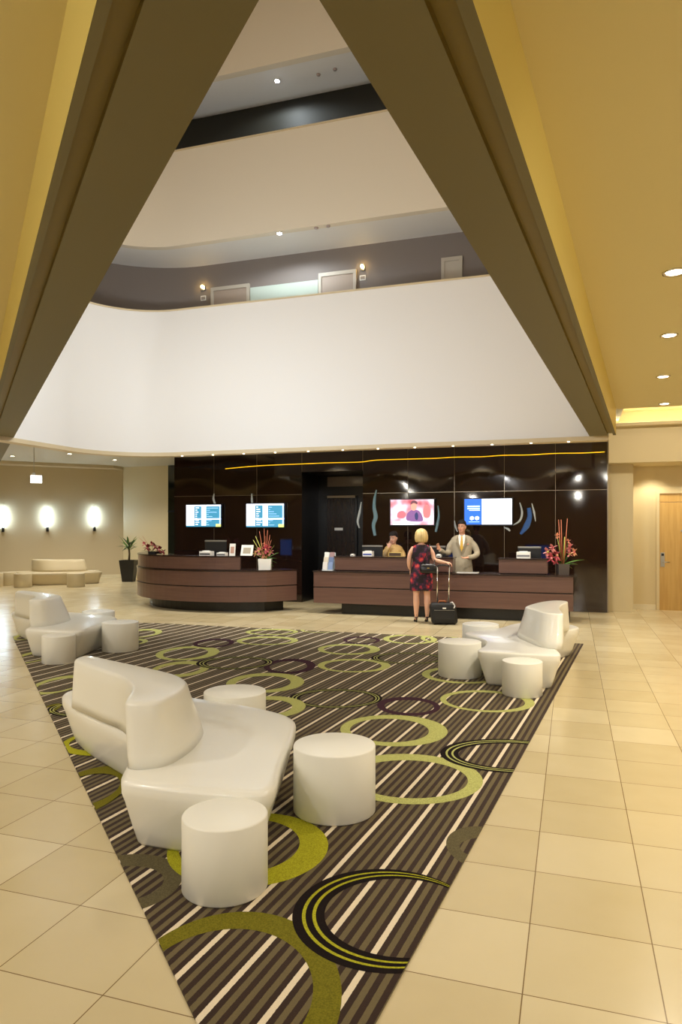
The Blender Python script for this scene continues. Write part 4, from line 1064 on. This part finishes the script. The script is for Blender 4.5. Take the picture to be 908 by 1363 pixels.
rr_ = [[(p[0]*.93,p[1]*.93,.60) for p in rr_[0]]] + rr_
g.loft(rr_, MF, cap=False); g.build('dress', t)
MH = mat('blonde_hair',(226,200,140),rough=.45,noise=(30,(200,168,104),(1,1,.08)))
g = MB(); hr = [(1.475,.092,.088,-.012),(1.49,.112,.108,-.012),(1.54,.124,.122,-.014),(1.60,.122,.126,-.012),(1.66,.108,.116,-.008),(1.70,.082,.088,-.004),(1.722,.045,.05,0),(1.729,.012,.012,0)]
rr_ = []
for z,rx,ry,yo in hr:
    ring_ = []
    for k in range(32):
        a = 2*PI*k/32; f = 1
        fa = (a-(PI/2+.0)+PI)%(2*PI)-PI
        if abs(fa) < .85 and z < 1.64: f = .62      # open at the face
        ring_.append((math.cos(a)*rx*f, .012+yo+math.sin(a)*ry*f, z+.006*math.sin(a*11)*(z<1.5)))
    rr_.append(ring_)
g.loft(rr_, MH); g.build('hair', t)
for s, x, nm in ((-1,-.095,'l'),(1,.105,'r')):
    g = MB(); g.tube([(x,-.02,.095),(x,.04,.060),(x,.11,.014),(x,.155,.012)], [.031,.030,.036,.020], M_BLACK, n=12, flat=.45)
    g.tube([(x,-.022,.08),(x,-.030,.0)], [.012,.006], M_BLACK, n=8); g.box(x-.03,.07,0,x+.03,.165,.010,M_BLACK)
    g.tube([(x-.034,-.005,.13),(x,-.036,.135),(x+.034,-.005,.13),(x,.03,.128),(x-.034,-.005,.13)], .007, M_BLACK, n=6); g.build('shoe', t)
# handbag under the right arm
hb = thing('handbag', 'black shoulder bag hanging at the right hip of the blonde person', 'bag', gc+(0,), YAW)
HBX, HBZ = -.05, -.05
g = MB(); rr_ = []
for z, w, d in ((.965,.13,.045),(.975,.155,.06),(1.03,.165,.065),(1.09,.150,.05),(1.125,.12,.03),(1.135,.10,.012)):
    rr_.append([(.165+HBX+math.copysign(abs(math.cos(a))**.6, math.cos(a))*w, -.155+math.copysign(abs(math.sin(a))**.7, math.sin(a))*d, z+HBZ) for a in [2*PI*k/28 for k in range(28)]])
g.loft(rr_, mat('black_leather',(18,17,19),rough=.35)); g.build('bag_body', hb)
g = MB(); g.tube(crom([(.01,-.155,1.08),(.06,-.175,1.22),(.12,-.125,1.36),(.155,-.02,1.432),(.16,.06,1.39),(.20,.12,1.26),(.24,-.07,1.14),(.21,-.15,1.08)],5,False), .009, M_BLACK, n=6); g.build('strap', hb)
g = MB(); g.box(-.03,-.215,1.06,.05,-.19,1.07,M_METAL); g.box(.08,-.226,1.0,.12,-.215,1.015,mat('gold_clasp',(214,180,90),rough=.3,metal=1)); g.build('clasp', hb)
# suitcase
cx, cy = (590-CX)/F*12.72, 12.72
sx, sy = room(cx, cy)
su = thing('suitcase', 'black wheeled cabin suitcase with a long silver handle beside the blonde person', 'suitcase', (sx,sy,0), YAW)
g = MB(); w, d = .235, .13; rr_ = []
for z, k_ in ((.025,.90),(.04,.97),(.08,1),(.30,1),(.345,.97),(.372,.90),(.385,.78)):
    rr_.append([(math.copysign(abs(math.cos(a))**.35, math.cos(a))*w*k_+(.02 if z<.2 else -.01), math.copysign(abs(math.sin(a))**.35, math.sin(a))*d*k_, z) for a in [2*PI*j/36 for j in range(36)]])
g.loft(rr_, mat('black_nylon',(20,20,22),rough=.6,bump=(60,.3))); g.build('case', su)
g = MB(); g.box(-.19,-.150,.09,.19,-.128,.26,mat('black_nylon',())); bevel(g.build('front_pocket', su), .01, 3)
g = MB(); g.box(-.18,-.153,.262,.18,-.128,.268,M_METAL); g.box(-.03,-.155,.29,.03,-.128,.31,M_PAPER); g.build('zip', su)
lx = (583.5-590)/F*12.72*1.0; l2 = (597.5-590)/F*12.72
hx0, hx1 = lx-.01, l2+.02
for x, xb in ((hx0,hx0-.0),(hx1,hx1-.015)):
    g = MB(); g.tube([(xb,.06,.37),(x,.06,1.035)], .0125, M_CHROME, n=8); g.build('handle_rod', su)
g = MB(); g.tube([(hx0,.06,1.03),(hx0+.02,.06,1.055),((hx0+hx1)/2,.06,1.062),(hx1-.02,.06,1.055),(hx1,.06,1.03)], .014, M_BLACK, n=8); g.build('grip', su)
g = MB(); g.tube([(-.09,0,.375),(-.07,0,.415),(.03,0,.415),(.05,0,.375)], .014, mat('tan_leather',(170,96,50),rough=.5), n=8); g.build('carry_handle', su)
for x in (-.17,.19):
    for y in (-.08,.08):
        g = MB(); g.tube([(x-.012,y,.028),(x+.012,y,.028)], .028, M_BLACK, n=14); g.build('wheel', su)
g = MB(); g.tube(crom([(.12,-.06,.385),(.15,-.10,.40),(.19,-.12,.34),(.17,-.14,.30)],4,False), .012, mat('white_cord',(210,205,200)), n=6); g.build('luggage_tag', su)

# --- staff figures (local -Y is the front)
def staff(name, label, loc, rz, k, armR, armL, hR, hL, cloth, hair_kind, Rh, lip, woman=False, hcol=(26,20,18)):
    t = thing(name, label, 'person', loc, rz); S = M_SKIN if not woman else M_SKINF
    w = .88 if woman else 1.0
    g = MB()
    g.loft([er((0,0,z*k),rx*w,ry*w) for z,rx,ry in ((.84,.16,.11),(.95,.175,.12),(1.08,.155,.11),(1.25,.175,.12),(1.38,.19,.115),(1.455,.185,.09),(1.49,.11,.07),(1.52,.060,.060),(1.60,.056,.058))], S)
    hc = (0,-.02,1.655*k+.012); head(g, hc, Rh, S)
    limb(g, armR, [.055*w,.048*w,.042*w,.036*w,.027*w], S); limb(g, armL, [.055*w,.048*w,.042*w,.036*w,.027*w], S)
    hand(g, armR[-1], *hR[:2], S, hR[2], hR[3]); hand(g, armL[-1], *hL[:2], S, hL[2], hL[3])
    for s in (-1,1):
        x = s*.095
        limb(g, [(x,0,.88*k),(x,-.01,.68),(x,0,.48),(x,.02,.32),(x,.01,.1)], [.09,.075,.055,.05,.034], S)
        g.tube([(x,.03,.045),(x,-.05,.045),(x,-.14,.03),(x,-.18,.025)], [.036,.038,.040,.02], S, n=12, flat=.8)
    remesh(g.build('body', t), .0065)
    face_bits(t, hc, Rh, lip, mat('dark_hair',hcol,rough=.75))
    # jacket
    g = MB()
    g.loft([er((0,.0,z*k),rx*w,ry*w) for z,rx,ry in ((.80,.215,.150),(.82,.215,.150),(.95,.205,.150),(1.08,.182,.138),(1.25,.205,.148),(1.38,.224,.140),(1.45,.215,.110),(1.49,.16,.09),(1.515,.095,.078))], cloth)
    for arm in (armR, armL):
        a = [Vector(p) for p in arm]; a[-1] = a[-1]*.97+a[-2]*.03
        limb(g, a, [.070*w,.066*w,.060*w,.052*w,.046*w], cloth)
    remesh(g.build('jacket', t), .009, 4)
    g = MB()
    for s in (-1,1):
        x = s*.095; limb(g, [(x,0,.90*k),(x,-.01,.68),(x,0,.48),(x,.015,.32),(x,.01,.07)], [.115,.10,.085,.078,.075], M_DT)
    g.ell((0,0,.9*k), (.18,.13,.10), M_DT); remesh(g.build('trousers', t), .01)
    for s in (-1,1):
        g = MB(); x = s*.095; g.tube([(x,.05,.045),(x,-.05,.048),(x,-.15,.035),(x,-.2,.03)], [.042,.045,.046,.026], M_BLACK, n=14, flat=.85); g.build('shoe', t)
    return t, hc, k, w
M_DT = mat('dark_trouser_cloth',(40,38,40),rough=.8)
M_SUIT = mat('grey_suit_cloth',(176,164,140),rough=.8,noise=(180,(168,156,133)))
M_GOLDJ = mat('gold_blouse',(206,170,104),rough=.6,noise=(60,(192,155,92)))
M_TIE = mat('gold_tie',(206,164,60),rough=.5); M_SHIRT = mat('white_shirt',(236,234,230),rough=.7)
Rm = Rz(-.28)
mx_, my_ = -2.12, 14.30
t, hc, k, w = staff('person', 'smiling dark-haired person in a grey suit and gold tie behind the straight desk', (mx_,my_,0), YAW-.22, 1.055,
    [(-.17,0,1.455),(-.245,.0,1.36),(-.27,-.02,1.24),(-.36,-.12,1.25),(-.43,-.20,1.30)], [(.17,0,1.455),(.255,.0,1.36),(.30,-.03,1.22),(.22,-.17,1.16),(.13,-.25,1.15)],
    ((-.35,-.3,.75),(.5,-.7,.2),-1,.45), ((-.85,-.35,-.1),(-.1,-.3,.9),-1,.55), M_SUIT, 'short', Rm, mat('lip_rose',(190,110,100)))
# shirt, tie, lapels, pocket square, hair
def front_patch(pts, y_of, m, th=.006):
    g = MB(); n = len(pts); f = [(x, y_of(x,z), z) for x,z in pts]; bk = [(x, y_of(x,z)+th, z) for x,z in pts]
    g.add(f+bk, [tuple(range(n)), tuple(range(2*n-1,n-1,-1))]+[(i,(i+1)%n,n+(i+1)%n,n+i) for i in range(n)], m); return g
def yf(x, z):     # jacket front surface
    zs = [(.95,.205,.150),(1.08,.182,.138),(1.25,.205,.148),(1.38,.224,.140),(1.45,.215,.110),(1.49,.16,.09),(1.56,.08,.072)]
    zz = z/1.055
    for (a,rx,ry),(b_,rx2,ry2) in zip(zs, zs[1:]):
        if zz <= b_: f = max(0,(zz-a)/(b_-a)); rx += (rx2-rx)*f; ry += (ry2-ry)*f; break
    return -ry*math.sqrt(max(.05,1-(x/rx)**2))
front_patch([(-.056,1.615),(0,1.565),(.056,1.615),(.070,1.56),(.050,1.42),(0,1.27),(-.050,1.42),(-.070,1.56)], lambda x,z: yf(x,z)-.016, M_SHIRT).build('shirt', t)
front_patch([(-.020,1.57),(.020,1.57),(.014,1.535),(.032,1.34),(0,1.27),(-.032,1.34),(-.014,1.535)], lambda x,z: yf(x,z)-.026, M_TIE).build('tie', t)
ML = mat('suit_lapel',(140,128,104),rough=.8)
for s in (-1,1):
    front_patch([(s*.075,1.59),(s*.112,1.50),(s*.10,1.46),(s*.118,1.44),(s*.015,1.22),(s*.0,1.24),(s*.052,1.43)], lambda x,z: yf(x,z)-.022, ML).build('lapel', t)
front_patch([(.09,1.40),(.14,1.405),(.135,1.43),(.115,1.425),(.098,1.435)], lambda x,z: yf(x,z)-.014, mat('salmon_pocket_square',(230,160,140))).build('pocket_square', t)
MHD = mat('dark_hair',(26,20,18),rough=.75)
def cap_hair(t, hc, R, m, grow=1.0):
    g = MB(); rr_ = []
    for z, rx, ry, yo in ((-.060,.066,.040,.060),(-.035,.079,.060,.045),(.0,.085,.080,.032),(.030,.087,.092,.018),(.050,.086,.096,.012),(.064,.084,.104,.004),(.085,.084,.108,.000),(.108,.076,.096,.0),(.132,.050,.064,.0),(.144,.022,.028,.004),(.147,.006,.008,.004)):
        ring_ = []
        for j in range(32):
            a = 2*PI*j/32; x, y = math.cos(a)*rx*grow, yo+math.sin(a)*ry*grow
            if z < .06 and math.sin(a) < -.1: y = max(y, yo-(.012 if z < .02 else .04)); x *= .97       # stop at the temples
            if z >= .06: z2 = z+.006*math.sin(a*7+1)+(.012*math.cos(a*2+2.6) if math.sin(a) < 0 and z < .07 else 0)
            else: z2 = z
            ring_.append(Vector(hc)+R@Vector((x,y,z2)))
        rr_.append(ring_)
    g.loft(rr_, m); return g
cap_hair(t, hc, Rm, MHD).build('hair', t)
# --- the receptionist
Rr = Rz(-.45)@Matrix.Rotation(.22, 3, 'X')
rx_ = onY(524, 14.62)[0]
t, hc, k, w = staff('person', 'receptionist with dark tied hair and a gold blouse standing behind the name plate', (rx_,14.62,0), YAW-.1, .915,
    [(-.145,0,1.265),(-.20,-.01,1.19),(-.21,-.07,1.10),(-.16,-.17,1.20),(-.10,-.19,1.33)], [(.145,0,1.265),(.20,-.01,1.18),(.21,-.08,1.08),(.12,-.2,1.10),(.05,-.26,1.14)],
    ((.35,.1,.9),(.3,-.8,.2),-1,.8), ((-.7,-.4,.2),(0,-.2,.9),-1,.5), M_GOLDJ, 'tied', Rr, mat('lip_red',(196,60,60)), True)
g = cap_hair(t, hc, Rr, MHD, 1.03); g.ell(Vector(hc)+Rr@Vector((0,.10,.02)), (.035,.035,.035), MHD, 12, 8); g.build('hair', t)


vs = SC.view_settings; vs.view_transform = 'Standard'; vs.look = 'None'; vs.gamma = 1; vs.exposure = .58; vs.use_curve_mapping = False
SC.cycles.use_denoising = True
SC.cycles.max_bounces = 8; SC.cycles.diffuse_bounces = 5; SC.cycles.glossy_bounces = 4
SC.cycles.sample_clamp_indirect = 6
